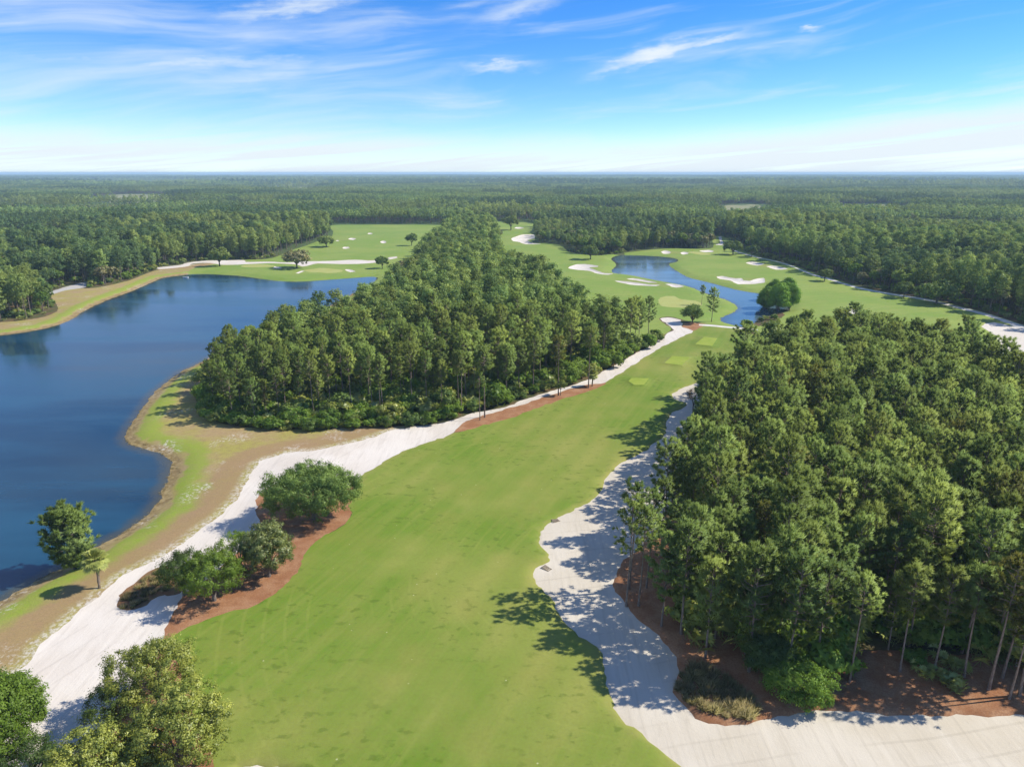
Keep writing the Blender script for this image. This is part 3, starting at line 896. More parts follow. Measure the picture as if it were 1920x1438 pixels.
def mesh_from(name, parts):
    """parts: list of (Part, material name); one mesh"""
    VV, FF, NN, TT, MI, c = [], [], [], [], [], 0
    for i, (p, m) in enumerate(parts):
        v, f, n, t = p.arrays()
        VV.append(v); FF.append(f + c); NN.append(n); TT.append(t); MI.append(np.full(len(f), i))
        c += len(v)
    v, f, n, t, mi = map(np.concatenate, (VV, FF, NN, TT, MI))
    me = bpy.data.meshes.new(name)
    me.vertices.add(len(v))
    me.vertices.foreach_set('co', v.astype(np.float32).ravel())
    me.loops.add(len(f) * 3)
    me.loops.foreach_set('vertex_index', f.astype(np.int32).ravel())
    me.polygons.add(len(f))
    me.polygons.foreach_set('loop_start', np.arange(0, len(f) * 3, 3, dtype=np.int32))
    me.polygons.foreach_set('material_index', mi.astype(np.int32))
    me.polygons.foreach_set('use_smooth', np.ones(len(f), bool))
    me.update(calc_edges=True)
    a = me.attributes.new('tint', 'FLOAT', 'POINT')
    a.data.foreach_set('value', t.astype(np.float32))
    for p, m in parts:
        me.materials.append(MATS[m])
    me.normals_split_custom_set_from_vertices(unit(n).tolist())
    return me


def blades(part, cen, axis, nb, length, width, spread, up, crown_c, tint, soft=0.48):
    """tufts of pointed needle bundles: cen (M,3), axis (M,3)"""
    M = len(cen)
    d = unit(axis[:, None, :] + RNG.normal(0, spread, (M, nb, 3)) + np.array([0, 0, up]))
    L = length[:, None, None] * RNG.uniform(0.65, 1.15, (M, nb, 1))
    side = unit(np.cross(d, RNG.normal(0, 1, (M, nb, 3))))
    w = width * RNG.uniform(0.7, 1.3, (M, nb, 1))
    base = cen[:, None, :] + RNG.normal(0, 0.12, (M, nb, 3)) * length[:, None, None]
    a = base - side * w * 0.5 + d * L * 0.12
    b = base + side * w * 0.5 + d * L * 0.12
    t = base + d * L
    out = unit(cen - crown_c)[:, None, :]
    n = unit(d * soft + out * (1 - soft) + np.array([0, 0, 0.22]))
    tri = np.stack([a, b, t], 2).reshape(-1, 3, 3)
    nn = np.repeat(n.reshape(-1, 1, 3), 3, 1)
    tt = np.clip(np.repeat(tint, nb) + RNG.normal(0, 0.13, M * nb), 0, 1)
    part.tris(tri, nn.copy(), tt)


def leaves(part, cen, out, nl, rad, size, crown_c, tint, flat=0.4, droop=0.0, soft=0.5):
    """clumps of small leaf faces: cen (M,3), outward dir (M,3)"""
    M = len(cen)
    off = RNG.normal(0, 0.40, (M, nl, 3)) * rad[:, None, None]
    off[..., 2] *= 0.70
    p = cen[:, None, :] + off
    face = unit(unit(off) * 0.8 + out[:, None, :] * 0.6 + RNG.normal(0, 0.55, (M, nl, 3)) + np.array([0, 0, flat]))
    u = unit(np.cross(face, RNG.normal(0, 1, (M, nl, 3))))
    if droop:
        u = unit(u + np.array([0, 0, -droop]))
    w = np.cross(face, u)
    s = size * RNG.uniform(0.65, 1.35, (M, nl, 1))
    a, b, c = p - u * s * 0.5 + w * s * 0.38, p - u * s * 0.5 - w * s * 0.38, p + u * s * 0.75
    n = unit(unit(off) * soft + out[:, None, :] * 0.4 + face * 0.45)
    tri = np.stack([a, b, c], 2).reshape(-1, 3, 3)
    nn = np.repeat(n.reshape(-1, 1, 3), 3, 1)
    tt = np.clip(np.repeat(tint, nl) + RNG.normal(0, 0.16, M * nl), 0, 1)
    part.tris(tri, nn.copy(), tt)


def pine(H=17.0, R=3.0, base=0.5, lean=0.0, nbr=40, nb=26, w=0.13, tlen=0.62, tuft_k=1.0, trunk_r=0.17, sides=7, limbs=True, round_=1.0, bend=0.25, big=1.0, soft=0.48, leafy=False):
    """a slash pine: bare bole, limbs, domed crown of needle tufts. Returns trunk Part, crown Part"""
    T, C = Part(), Part()
    zb = H * base
    k = np.linspace(0, 1, 8)
    la = RNG.uniform(0, 6.28)
    bx, by = RNG.normal(0, bend, 2)
    def axis_at(z):
        s = np.asarray(z) / H
        return np.stack([math.cos(la) * lean * s * H + bx * np.sin(s * 2.6), math.sin(la) * lean * s * H + by * np.sin(s * 2.2), np.asarray(z, float)], -1)
    path = axis_at(k * H * 0.97)
    rad = trunk_r * (1.0 - 0.86 * k ** 1.15) * np.where(k < 0.08, 1.35, 1.0)
    path[0, 2] = -0.3
    T.tube(path, rad, sides)
    cen, ax, tl = [], [], []
    cc = axis_at(zb + (H - zb) * 0.42)
    az0 = RNG.uniform(0, 6.28)
    for i in range(nbr):
        t = (i + RNG.uniform(0, 0.9)) / nbr
        prof = math.sqrt(max(0.0, 1 - ((t - 0.34) / 0.70) ** 2)) if t > 0.34 else 0.55 + 0.45 * (t / 0.34)
        L = R * (prof * round_ + (1 - round_) * (1 - t)) * RNG.uniform(0.72, 1.12)
        z0 = zb + (H - zb) * (t * 0.90)
        a = az0 + i * 2.39996 + RNG.normal(0, 0.35)
        elev = math.radians(4 + 62 * t ** 1.3) + RNG.normal(0, 0.12)
        hd = np.array([math.cos(a), math.sin(a), 0.0])
        p0 = axis_at(z0)
        mid = p0 + hd * L * 0.55 + np.array([0, 0, L * 0.55 * math.tan(elev) * 0.6])
        tip = p0 + hd * L * math.cos(elev * 0.7) + np.array([0, 0, L * math.sin(elev) + 0.18 * L])
        if limbs:
            r0 = 0.035 + 0.012 * L
            T.tube([p0, mid, tip], [r0, r0 * 0.7, r0 * 0.25], 3 if sides < 7 else 4)
        m = max(2, int((1.6 + L * 1.7) * tuft_k))
        for j in range(m):
            s = 1.0 if j == 0 else RNG.uniform(0.38, 1.0)
            q = (p0 + (mid - p0) * (s / 0.55)) if s < 0.55 else (mid + (tip - mid) * ((s - 0.55) / 0.45))
            lat = np.array([-hd[1], hd[0], 0]) * RNG.normal(0, 0.26) * L * s
            q = q + lat + np.array([0, 0, RNG.uniform(-0.1, 0.35)])
            cen.append(q)
            ax.append(unit(hd * (1.1 - t * 0.8) + lat * 0.35 + np.array([0, 0, 0.45 + 0.5 * t])))
            tl.append(tlen * RNG.uniform(0.8, 1.25))
    for j in range(int(7 * tuft_k) + 2):
        q = axis_at(H * RNG.uniform(0.92, 1.0)) + RNG.normal(0, 0.35 * big, 3) * np.array([1, 1, 0.4])
        cen.append(q); ax.append(unit(RNG.normal(0, 0.4, 3) + np.array([0, 0, 1.0]))); tl.append(tlen)
    cen, ax, tl = np.array(cen), np.array(ax), np.array(tl)
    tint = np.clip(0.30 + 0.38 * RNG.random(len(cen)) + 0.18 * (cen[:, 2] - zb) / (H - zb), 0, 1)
    if leafy:
        leaves(C, cen, ax, nb, tl, w, cc, tint, soft=0.35)
    else:
        blades(C, cen, ax, nb, tl, w, 0.60, 0.12, cc, tint, soft)
    return T, C


def broad(H=9.0, R=6.0, trunk_h=0.22, trunk_r=0.3, lobes=14, per=16, nl=26, size=0.30, flat_top=1.0, clump=0.9, droop=0.0, spread=0.7, sides=7, stems=1, squash=1.0, hole=0.0):
    """a broad-leaved tree: short trunk, spreading limbs, lobed crown of leaf clumps"""
    T, C = Part(), Part()
    th = H * trunk_h
    cz = th + (H - th) * 0.42
    rz = (H - th) * 0.52
    cc = np.array([0, 0, cz])
    for s in range(stems):
        o = RNG.normal(0, 0.25 if stems > 1 else 0.02, 3) * np.array([1, 1, 0])
        T.tube([o + (0, 0, -0.3), o * 1.2 + (0, 0, th * 0.5), o * 1.8 + RNG.normal(0, 0.1, 3) + (0, 0, th)], [trunk_r * 1.25, trunk_r, trunk_r * 0.8], sides)
    cen, out, rad, tin = [], [], [], []
    for i in range(lobes):
        f = (i + 0.5) / lobes
        zz = 1 - 1.55 * f
        a = i * 2.39996 + RNG.normal(0, 0.3)
        h = math.sqrt(max(0.0, 1 - zz * zz)) if zz > 0 else 1.0 - 0.25 * zz * zz
        k = RNG.uniform(0.62, 0.92)
        lc = cc + np.array([math.cos(a) * h * R * spread * k, math.sin(a) * h * R * spread * k * squash, zz * rz * 0.66 * k * flat_top])
        lr = R * RNG.uniform(0.30, 0.46) * (1.0 if zz > -0.1 else 0.8)
        st = np.array([0, 0, th * 0.9])
        md = st + (lc - st) * 0.5 + np.array([0, 0, 0.12 * H * RNG.random()])
        r0 = trunk_r * RNG.uniform(0.28, 0.45)
        T.tube([st, md, lc], [r0, r0 * 0.6, r0 * 0.25], 4)
        lt = RNG.uniform(-0.16, 0.16)
        for j in range(per):
            d = unit(RNG.normal(0, 1, 3) + unit(lc - cc) * 0.55 + np.array([0, 0, 0.35]))
            rr = lr * RNG.uniform(0.55, 1.05)
            q = lc + d * rr * np.array([1, 1, 0.72])
            if q[2] < 0.15 * H * (trunk_h > 0.05) + 0.1:
                q[2] = 0.15 * H * (trunk_h > 0.05) + 0.1 + RNG.random() * 0.4
            if RNG.random() < hole:
                continue
            cen.append(q); out.append(d); rad.append(clump * RNG.uniform(0.55, 1.1))
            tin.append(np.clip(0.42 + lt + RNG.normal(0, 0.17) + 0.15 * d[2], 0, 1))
    leaves(C, np.array(cen), np.array(out), nl, np.array(rad), size, cc, np.array(tin), droop=droop)
    return T, C


def palm(H=5.5, R=1.9, fronds=52):
    T, FR = Part(), []
    k = np.linspace(0, 1, 9)
    path = np.stack([0.18 * np.sin(k * 2.2), 0.1 * np.sin(k * 3), k * (H - R * 0.55)], 1)
    path[0, 2] = -0.3
    T.tube(path, 0.20 + 0.05 * np.cos(k * 28) + 0.05 * (k > 0.8), 8)
    top = path[-1]
    for i in range(fronds):
        a = i * 2.39996 + RNG.normal(0, 0.2)
        e = math.radians(82 - 140 * (i + 0.5) / fronds) + RNG.normal(0, 0.14)
        d = np.array([math.cos(a) * math.cos(e), math.sin(a) * math.cos(e), math.sin(e)])
        sl = R * RNG.uniform(0.45, 0.62)
        hub = top + d * sl
        C = Part()
        FR.append(C)
        C.tube([top, top + d * sl * 0.5 + (0, 0, 0.04), hub], [0.035, 0.03, 0.02], 3)
        side = unit(np.cross(d, (0, 0, 1.0)))
        upv = np.cross(side, d)
        nbl = 13
        for j in range(nbl):
            th = math.radians(-105 + 210 * j / (nbl - 1))
            bd = unit(d * math.cos(th) + side * math.sin(th) + upv * 0.18 * abs(math.sin(th)) - np.array([0, 0, 0.12]))
            L = R * RNG.uniform(0.50, 0.62) * (0.72 + 0.28 * math.cos(th))
            pw = unit(np.cross(bd, upv)) * 0.13
            m1 = hub + bd * L * 0.55
            tp = hub + bd * L + np.array([0, 0, -0.30 * L * RNG.uniform(0.6, 1.2)])
            tri = np.array([[hub, m1 - pw, m1 + pw], [m1 - pw, tp, m1 + pw]])
            n = np.repeat(unit(upv * 0.8 + d * 0.3)[None, None, :], 2, 0).repeat(3, 1)
            C.tris(tri, n.copy(), np.full(2, float(np.clip(0.80 - 0.25 * (i / fronds) + RNG.normal(0, 0.12), 0, 1))))
    return T, FR


def palmetto(R=1.3, fronds=18):
    C = Part()
    for i in range(fronds):
        a = RNG.uniform(0, 6.28)
        e = math.radians(RNG.uniform(25, 80))
        o = RNG.normal(0, 0.35, 3) * np.array([1, 1, 0])
        d = np.array([math.cos(a) * math.cos(e), math.sin(a) * math.cos(e), math.sin(e)])
        hub = o + d * R * RNG.uniform(0.5, 0.9)
        C.tube([o, o + d * 0.4, hub], [0.02, 0.02, 0.015], 3)
        side = unit(np.cross(d, (0, 0, 1.0)))
        upv = np.cross(side, d)
        t = float(np.clip(RNG.normal(0.5, 0.2), 0, 1))
        for j in range(9):
            th = math.radians(-95 + 190 * j / 8)
            bd = unit(d * math.cos(th) + side * math.sin(th))
            L = R * RNG.uniform(0.42, 0.6)
            pw = unit(np.cross(bd, upv)) * 0.07
            m1 = hub + bd * L * 0.5
            tp = hub + bd * L + np.array([0, 0, -0.2 * L])
            tri = np.array([[hub, m1 - pw, m1 + pw], [m1 - pw, tp, m1 + pw]])
            n = np.repeat(unit(upv + np.array([0, 0, .4]))[None, None, :], 2, 0).repeat(3, 1)
            C.tris(tri, n.copy(), np.full(2, t))
    return C


def grass_clump(R=0.75, n=170, tall=0.9):
    C = Part()
    a = RNG.uniform(0, 6.28, n)
    r = np.sqrt(RNG.random(n)) * R * 0.55
    base = np.stack([np.cos(a) * r, np.sin(a) * r, np.zeros(n)], 1)
    d = unit(np.stack([np.cos(a), np.sin(a), np.zeros(n)], 1) * RNG.uniform(0.15, 1.1, (n, 1)) + np.array([0, 0, 1.0]) + RNG.normal(0, 0.25, (n, 3)))
    L = tall * RNG.uniform(0.6, 1.2, (n, 1))
    side = unit(np.cross(d, RNG.normal(0, 1, (n, 3)))) * RNG.uniform(0.03, 0.06, (n, 1))
    tri = np.stack([base - side, base + side, base + d * L + np.array([0, 0, -0.12])], 1)
    nn = np.repeat(unit(d * 0.4 + np.array([0, 0, 0.8]))[:, None, :], 3, 1)
    C.tris(tri, nn.copy(), np.clip(RNG.normal(0.5, 0.25, n), 0, 1))
    return C


# ------------------------------------------------------------------ placing plants as things
def place(name, loc, rz, sc, meshes, label, cat, group=None):
    """an Empty at the foot of the plant with its parts; meshes: list of (part name, mesh)"""
    e = bpy.data.objects.new(name, None)
    e.empty_display_size = 0.3
    e.location = loc
    e.rotation_euler = (0, 0, rz)
    e.scale = sc if hasattr(sc, '__len__') else (sc, sc, sc)
    COL.objects.link(e)
    props(e, label, cat, group)
    for pn, me in meshes:
        o = bpy.data.objects.new(pn, me)
        o.parent = e
        COL.objects.link(o)
    return e


def two(name, tc, bark, leaf):
    return [('trunk', mesh_from(name + '_trunk', [(tc[0], bark)])), ('crown', mesh_from(name + '_crown', [(tc[1], leaf)]))]


def on_ground(px, py):
    x, y = at(px, py)
    return (x, y, gz(x, y))


# pine stock: each kind once, copies share the meshes
PINE_SPECS = [dict(H=17.5, R=3.2, base=0.38), dict(H=18.5, R=2.9, base=0.46), dict(H=16.5, R=3.4, base=0.34), dict(H=19.0, R=3.3, base=0.50), dict(H=15.5, R=2.7, base=0.36),
              dict(H=17.0, R=3.6, base=0.42), dict(H=18.0, R=2.6, base=0.55), dict(H=16.0, R=3.1, base=0.30)]
PINES_RAW = [pine(nbr=38, nb=42, w=0.115, tlen=0.67, **s) for s in PINE_SPECS]
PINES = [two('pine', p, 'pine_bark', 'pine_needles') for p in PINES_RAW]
PINES_Y = [two('pine', pine(H=17.0, R=2.5, base=0.62, nbr=26, nb=24, w=0.13), 'pine_bark', 'pine_needles_yellow'), two('pine', pine(H=18.0, R=2.7, base=0.55, nbr=30, nb=24, w=0.13), 'pine_bark', 'pine_needles_yellow')]
SLIM = [two('pine', pine(H=18.5, R=2.6, base=0.50, nbr=24, nb=26, w=0.13, bend=0.15), 'pine_bark', 'pine_needles'), two('pine', pine(H=17.5, R=2.3, base=0.60, nbr=20, nb=26, w=0.13, bend=0.12), 'pine_bark', 'pine_needles'),
        two('pine', pine(H=17.5, R=2.5, base=0.66, nbr=26, nb=30, w=0.13, bend=0.1), 'pine_bark', 'pine_needles')]

PINES_C = [two('pine', pine(nb=38, w=0.12, tlen=0.66, **s), 'pine_bark', 'pine_needles') for s in
           (dict(H=18.5, R=2.6, base=0.60, nbr=28), dict(H=17.5, R=2.3, base=0.64, nbr=24), dict(H=19.0, R=2.7, base=0.56, nbr=32), dict(H=16.0, R=2.2, base=0.58, nbr=24), dict(H=18.0, R=2.9, base=0.62, nbr=30))]
TAKEN = []     # feet of trees already placed


def put_pine(px, py, top, stock, label, group=None, rz=None, wide=1.0):
    x, y, z = on_ground(px, py)
    h = height_at((px, py), top)
    ref = max(v.co.z for v in stock[1][1].vertices)
    s = h / ref
    TAKEN.append((x, y))
    return place('pine_tree', (x, y, z), RNG.uniform(0, 6.28) if rz is None else rz, (s * wide, s * wide, s), stock, label, 'pine', group)


# pines that stand out along the front of the eastern wood
for px, py, top, st, lab in (
        (1174, 1130, 912, SLIM[0], 'slim bare-trunked pine leading the small group over the sand waste'),
        (1179, 1100, 888, SLIM[1], 'tallest slim pine of the small group over the sand waste'),
        (1197, 1132, 930, SLIM[1], 'slim pine at the wood side of the small group over the sand waste'),
        (1212, 1098, 905, SLIM[0], 'slim pine at the back of the small group over the sand waste'),
        (1240, 1170, 985, PINES[7], 'shorter pine at the bend of the straw edge behind the slim group'),
        (1277, 1184, 965, PINES[4], 'dark pine at the shaded straw edge midway between slim group and grass bed'),
        (1323, 1229, 1035, PINES[4], 'pine with clear pale trunk standing above the ornamental grass bed'),
        (1341, 1192, 985, PINES[2], 'pine just behind the clear trunk above the ornamental grass bed'),
        (1405, 1255, 1010, PINES[7], 'bushy pine low-branched behind the grass bed'),
        (1470, 1268, 1015, PINES[0], 'pine rising behind the bright green shrub'),
        (1528, 1262, 1040, PINES[4], 'pine leaning over the right side of the bright green shrub'),
        (1593, 1275, 1066, SLIM[2], 'pine with long bare leaning trunk on open straw by the sand'),
        (1687, 1257, 1050, PINES[6], 'thin pine at the dark wood edge right of the leaning trunk'),
        (1751, 1257, 1052, PINES[1], 'pine behind the palmettos at the wood edge'),
        (1808, 1266, 1050, PINES[6], 'thin grey-trunked pine right of the palmettos'),
        (1854, 1289, 1020, PINES_Y[1], 'tall yellowish pine with crooked top near the right border'),
        (1893, 1306, 1105, PINES_Y[0], 'yellow-green pine with twin pale trunks at the right border'),
        (1912, 1300, 1040, SLIM[0], 'last pine at the right border of the straw edge'),
        (900, 789, 694, SLIM[2], 'shorter of two bare-trunked pines on the straw strip by the sand path'),
        (909, 784, 645, SLIM[2], 'taller of two bare-trunked pines on the straw strip by the sand path'),
        (1047, 744, 627, PINES_Y[0], 'lone tall pine with yellowing crown beside the small leaning tree'),
        (1103, 730, 612, SLIM[2], 'lone tall pine beside the little palm at the sand path'),
        (1315, 571, 532, PINES[6], 'left one of two lone pines on the pond point'),
        (1334, 604, 537, PINES[7], 'right one of two lone pines on the pond point'),
        (1216, 632, 553, PINES[0], 'pine at the corner of the central wood near the pond'),
        (1198, 640, 562, PINES[7], 'low-branched pine next to the corner pine of the central wood near the pond'),
        (1180, 647, 556, PINES[2], 'pine joining the corner pines to the end of the central wood'),
        (1190, 633, 551, PINES[5], 'broad pine behind the corner pines of the central wood')):
    put_pine(px, py, top, st, lab)

# ------------------------------------------------------------------ single broad-leaved trees


def put_broad(name, px, py, W, H, label, cat, leaf, bark='grey_bark', squash=1.0, rz=0.0, **kw):
    """W crown width and H height in metres"""
    x, y, z = on_ground(px, py)
    TAKEN.append((x, y))
    t = broad(H=H, R=W / 2 * 1.02, **kw)
    return place(name, (x, y, z), rz, (1, squash, 1), two(name, t, bark, leaf), label, cat)


put_broad('oak_tree', 590, 978, 18.6, 10.4, 'wide live oak spreading over the sand track and straw bed', 'oak', 'oak_leaves', squash=0.72, lobes=34, per=24, nl=88, size=0.21, clump=1.24, trunk_r=0.42, trunk_h=0.2, spread=0.78)
put_broad('magnolia_tree', 505, 1083, 9.8, 10.0, 'rounded magnolia with glossy mottled leaves next to the wide live oak', 'magnolia', 'magnolia_leaves', lobes=22, per=17, nl=63, size=0.19, clump=0.76, trunk_h=0.08, flat_top=1.3)
put_broad('oak_tree', 452, 1068, 8.0, 7.2, 'small dark tree squeezed between the magnolia and the willowy oak', 'tree', 'bright_leaves', lobes=14, per=12, nl=63, size=0.15, clump=0.76, trunk_h=0.12)
put_broad('oak_tree', 402, 1128, 10.8, 9.0, 'bushy bright oak at the lower end of the straw bed', 'oak', 'bright_leaves', lobes=18, per=15, nl=78, size=0.17, clump=0.86, trunk_h=0.12)
put_broad('willow_oak', 347, 1118, 8.2, 8.0, 'drooping grey-green tree beside the oval grass bed', 'tree', 'oak_leaves', lobes=16, per=14, nl=82, size=0.15, clump=0.86, trunk_h=0.15, droop=0.9)
put_broad('oak_tree', 300, 1325, 10.8, 9.8, 'oak over the lower end of the sand track beside the fairway', 'oak', 'sunny_leaves', lobes=20, per=15, nl=82, size=0.17, clump=0.91, trunk_h=0.2, hole=0.05)
put_broad('oak_tree', 222, 1362, 7.4, 6.4, 'small grey-green tree leaning over the sand below the corner oak', 'tree', 'oak_leaves', lobes=12, per=11, nl=82, size=0.15, clump=0.86, trunk_h=0.2, hole=0.1)
put_broad('magnolia_tree', 342, 1438, 10.6, 10.6, 'large magnolia beside the fairway at the bottom edge', 'magnolia', 'sunny_leaves', lobes=26, per=20, nl=68, size=0.18, clump=0.81, trunk_h=0.06, flat_top=1.25)
put_broad('magnolia_tree', 180, 1500, 10.5, 9.0, 'yellowish magnolia cut by the bottom edge', 'magnolia', 'sunny_leaves', lobes=24, per=18, nl=68, size=0.18, clump=0.81, trunk_h=0.06, flat_top=1.2)
put_broad('cypress_tree', -8, 1425, 12.5, 11.6, 'feathery bright green tree in the lower corner of the picture', 'tree', 'bright_leaves', lobes=36, per=26, nl=82, size=0.19, clump=0.86, trunk_h=0.1, flat_top=1.2)
put_broad('oak_tree', 60, 1470, 8.0, 5.6, 'dark low bush below the feathery tree in the corner', 'bush', 'oak_leaves', lobes=14, per=12, nl=82, size=0.15, clump=0.86, trunk_h=0.05)
put_broad('vine_shrub', 1492, 1300, 8.6, 4.6, 'bright green spreading shrub at the foot of the eastern pines', 'shrub', 'bright_leaves', lobes=22, per=17, nl=78, size=0.18, clump=0.81, trunk_h=0.06, spread=0.75)
put_broad('oak_tree', 1440, 1262, 7.5, 6.6, 'dark leafy understorey tree behind the bright green shrub', 'tree', 'oak_leaves', lobes=18, per=18, nl=72, size=0.18, clump=0.9, trunk_h=0.1)
put_broad('rusty_tree', 1297, 800, 5.0, 11.5, 'thin tree with rust coloured crown at the top of the sand waste', 'tree', 'rust_leaves', lobes=9, per=7, nl=39, size=0.14, clump=0.76, trunk_h=0.55, trunk_r=0.14, hole=0.2)
put_broad('oak_tree', 1051, 744, 3.6, 5.0, 'small leaning tree at the foot of a lone tall pine by the path', 'tree', 'oak_leaves', lobes=9, per=8, nl=63, size=0.15, clump=0.65, trunk_h=0.35, trunk_r=0.1)
put_broad('oak_tree', 1298, 607, 10.5, 8.6, 'leafy oak beside the two lone pines at the pond', 'oak', 'oak_leaves', lobes=18, per=14, nl=40, size=0.30, clump=0.96, trunk_h=0.12)
for px, py, x0, x1, top, lf, lab in (
        (412, 499, 391, 438, 462, 'oak_leaves', 'dark dense oak on the far shore of the lake'),
        (557, 504, 530, 588, 468, 'brown_leaves', 'brownish spreading oak on the far shore of the lake'),
        (612, 463, 592, 630, 440, 'oak_leaves', 'oak standing free at the near corner of the practice field'),
        (717, 503, 702, 731, 477, 'oak_leaves', 'neat round tree on the lawn at the end of the lake'),
        (772, 460, 759, 786, 434, 'oak_leaves', 'dark tree casting a shadow on the right side of the practice field'),
        (1107, 486, 1090, 1131, 456, 'oak_leaves', 'flat-topped oak beside the inlet of the winding pond'),
        (958, 432, 940, 976, 400, 'oak_leaves', 'tall dark tree at the far end of the distant fairway'),
        (1374, 478, 1354, 1395, 450, 'oak_leaves', 'spreading oak on the far end of the eastern fairway'),
        (1409, 483, 1398, 1424, 456, 'oak_leaves', 'smaller oak next to the spreading one on the eastern fairway'),
        (1546, 526, 1529, 1560, 500, 'oak_leaves', 'small leafy tree on the path half way along the eastern woods'),
        (1694, 559, 1680, 1719, 524, 'oak_leaves', 'round pale oak in front of the eastern woods'),
        (1755, 571, 1722, 1799, 527, 'oak_leaves', 'very wide pale oak in front of the eastern woods'),
        (1450, 472, 1436, 1466, 440, 'oak_leaves', 'pale oak at the front of the eastern woods above the shaded bunker'),
        (768, 532, 738, 800, 480, 'brown_leaves', 'brownish bare-looking oak at the tip of the lake')):
    Wm, Hm = width_m(x1 - x0, (px, py)), height_at((px, py), top)
    put_broad('oak_tree', px, py, Wm, Hm * 0.97, lab, 'oak', lf, lobes=15, per=18, nl=16, size=0.032 * Wm + 0.18, clump=0.075 * Wm, trunk_h=0.22, trunk_r=0.025 * Wm)

# the round needle-leaved tree standing in the lake bank
x, y, z = on_ground(140, 1062)
TAKEN.append((x, y))
place('pine_tree', (x, y, z), 1.0, 1.0, two('pine', pine(H=10.0, R=3.75, base=0.08, nbr=96, nb=38, w=0.13, tlen=0.66, bend=0.1, trunk_r=0.24, tuft_k=1.2), 'grey_bark', 'pine_needles'),
      'round bushy pine on the lake bank above the little palm', 'pine')
put_broad('shrub', 165, 1058, 3.6, 2.4, 'dark green shrub at the foot of the round pine on the lake bank', 'shrub', 'bright_leaves', lobes=10, per=14, nl=26, size=0.24, clump=0.6, trunk_h=0.04)

# bald cypresses standing in the pond
for i, (px, py, top, w, lab) in enumerate((
        (1436, 574, 520, 8.0, 'leftmost tree of the bright green cypress clump in the pond'),
        (1458, 583, 512, 9.0, 'middle front tree of the bright green cypress clump in the pond'),
        (1480, 578, 517, 8.5, 'rightmost tree of the bright green cypress clump in the pond'),
        (1450, 560, 512, 8.5, 'back left tree of the bright green cypress clump in the pond'),
        (1472, 562, 511, 8.5, 'back right tree of the bright green cypress clump in the pond'))):
    x, y = at(px, py)
    TAKEN.append((x, y))
    h = height_at((px, py), top) * 0.96
    t = broad(H=h, R=w / 2 * 1.15, trunk_h=0.02, trunk_r=0.28, lobes=30, per=26, nl=30, size=0.34, clump=1.5, flat_top=1.3, droop=0.4)
    place('cypress_tree', (x, y, min(gz(x, y), -0.6)), 0, 1, two('cypress', t, 'grey_bark', 'cypress_leaves'), lab, 'cypress')

# palms
for px, py, H, R, lab in ((187, 1106, 5.9, 1.95, 'cabbage palm standing alone on the lake bank by the sand track'),
                          (1110, 727, 4.6, 1.7, 'little palm at the foot of a tall pine on the sand path'),
                          (797, 787, 5.2, 2.0, 'palm among shrubs at the front of the central wood')):
    x, y, z = on_ground(px, py)
    t, fr = palm(H, R)
    place('palm_tree', (x, y, z), 0.4, 1.0, [('trunk', mesh_from('palm_trunk', [(t, 'palm_bark')]))] + [('frond', mesh_from('palm_frond', [(q, 'palm_leaves')])) for q in fr], lab, 'palm')

# ------------------------------------------------------------------ woods: the nearest pines one by one
OPEN = [r['poly'] for r in PLAN if r['name'] != 'straw_floor']
RIGHT_WOOD = np.array([at(*p) for p in [(1312, 800), (1330, 772), (1380, 764), (1410, 736), (1440, 711), (1550, 676), (1640, 691), (1780, 711), (1850, 745), (1920, 834), (2060, 900), (2500, 1000), (2500, 1300), (1920, 1296), (1860, 1270),
                                        (1700, 1246), (1600, 1240), (1540, 1262), (1450, 1268), (1350, 1236), (1310, 1212), (1270, 1180), (1225, 1140), (1198, 1080), (1220, 1020), (1255, 975), (1278, 920), (1294, 880), (1304, 840)]])
MID_WOOD = np.array([at(*p) for p in [(391, 776), (381, 755), (380, 724), (398, 707), (414, 695), (462, 668), (541, 647), (601, 636), (661, 621), (702, 596), (738, 566), (756, 548), (772, 528), (792, 492), (815, 464), (832, 442), (845, 428), (915, 428), (936, 455),
                                      (938, 477), (942, 505), (974, 536), (1036, 558), (1064, 586), (1101, 617), (1106, 634), (1190, 645), (1222, 642), (1205, 650), (1163, 673), (1122, 698), (1072, 718), (1010, 737), (947, 757), (884, 770), (849, 781), (780, 792),
                                      (700, 796), (600, 798), (513, 798), (450, 793), (409, 785)]])


def scatter(poly_or_box, st, jit=0.36, seed=1):
    r = np.random.default_rng(seed)
    lo, hi = poly_or_box.min(0), poly_or_box.max(0)
    gx, gy = np.meshgrid(np.arange(lo[0], hi[0], st), np.arange(lo[1], hi[1], st * 0.866))
    gx = gx + (np.arange(gx.shape[0]) % 2)[:, None] * st * 0.5
    p = np.stack([gx.ravel(), gy.ravel()], 1) + r.uniform(-jit, jit, (gx.size, 2)) * st
    return p


def clear_of(pts, others, dmin):
    if len(others) == 0:
        return np.ones(len(pts), bool)
    o = np.array(others)
    d = ((pts[:, None, :] - o[None, :, :]) ** 2).sum(2).min(1)
    return d > dmin * dmin


def to_px(x, y, z):
    s, c = math.sin(PITCH), math.cos(PITCH)
    dz = z - CAM_H
    depth = y * c - dz * s
    return 960 + FPX * x / depth, 719 - FPX * (y * s + dz * c) / depth


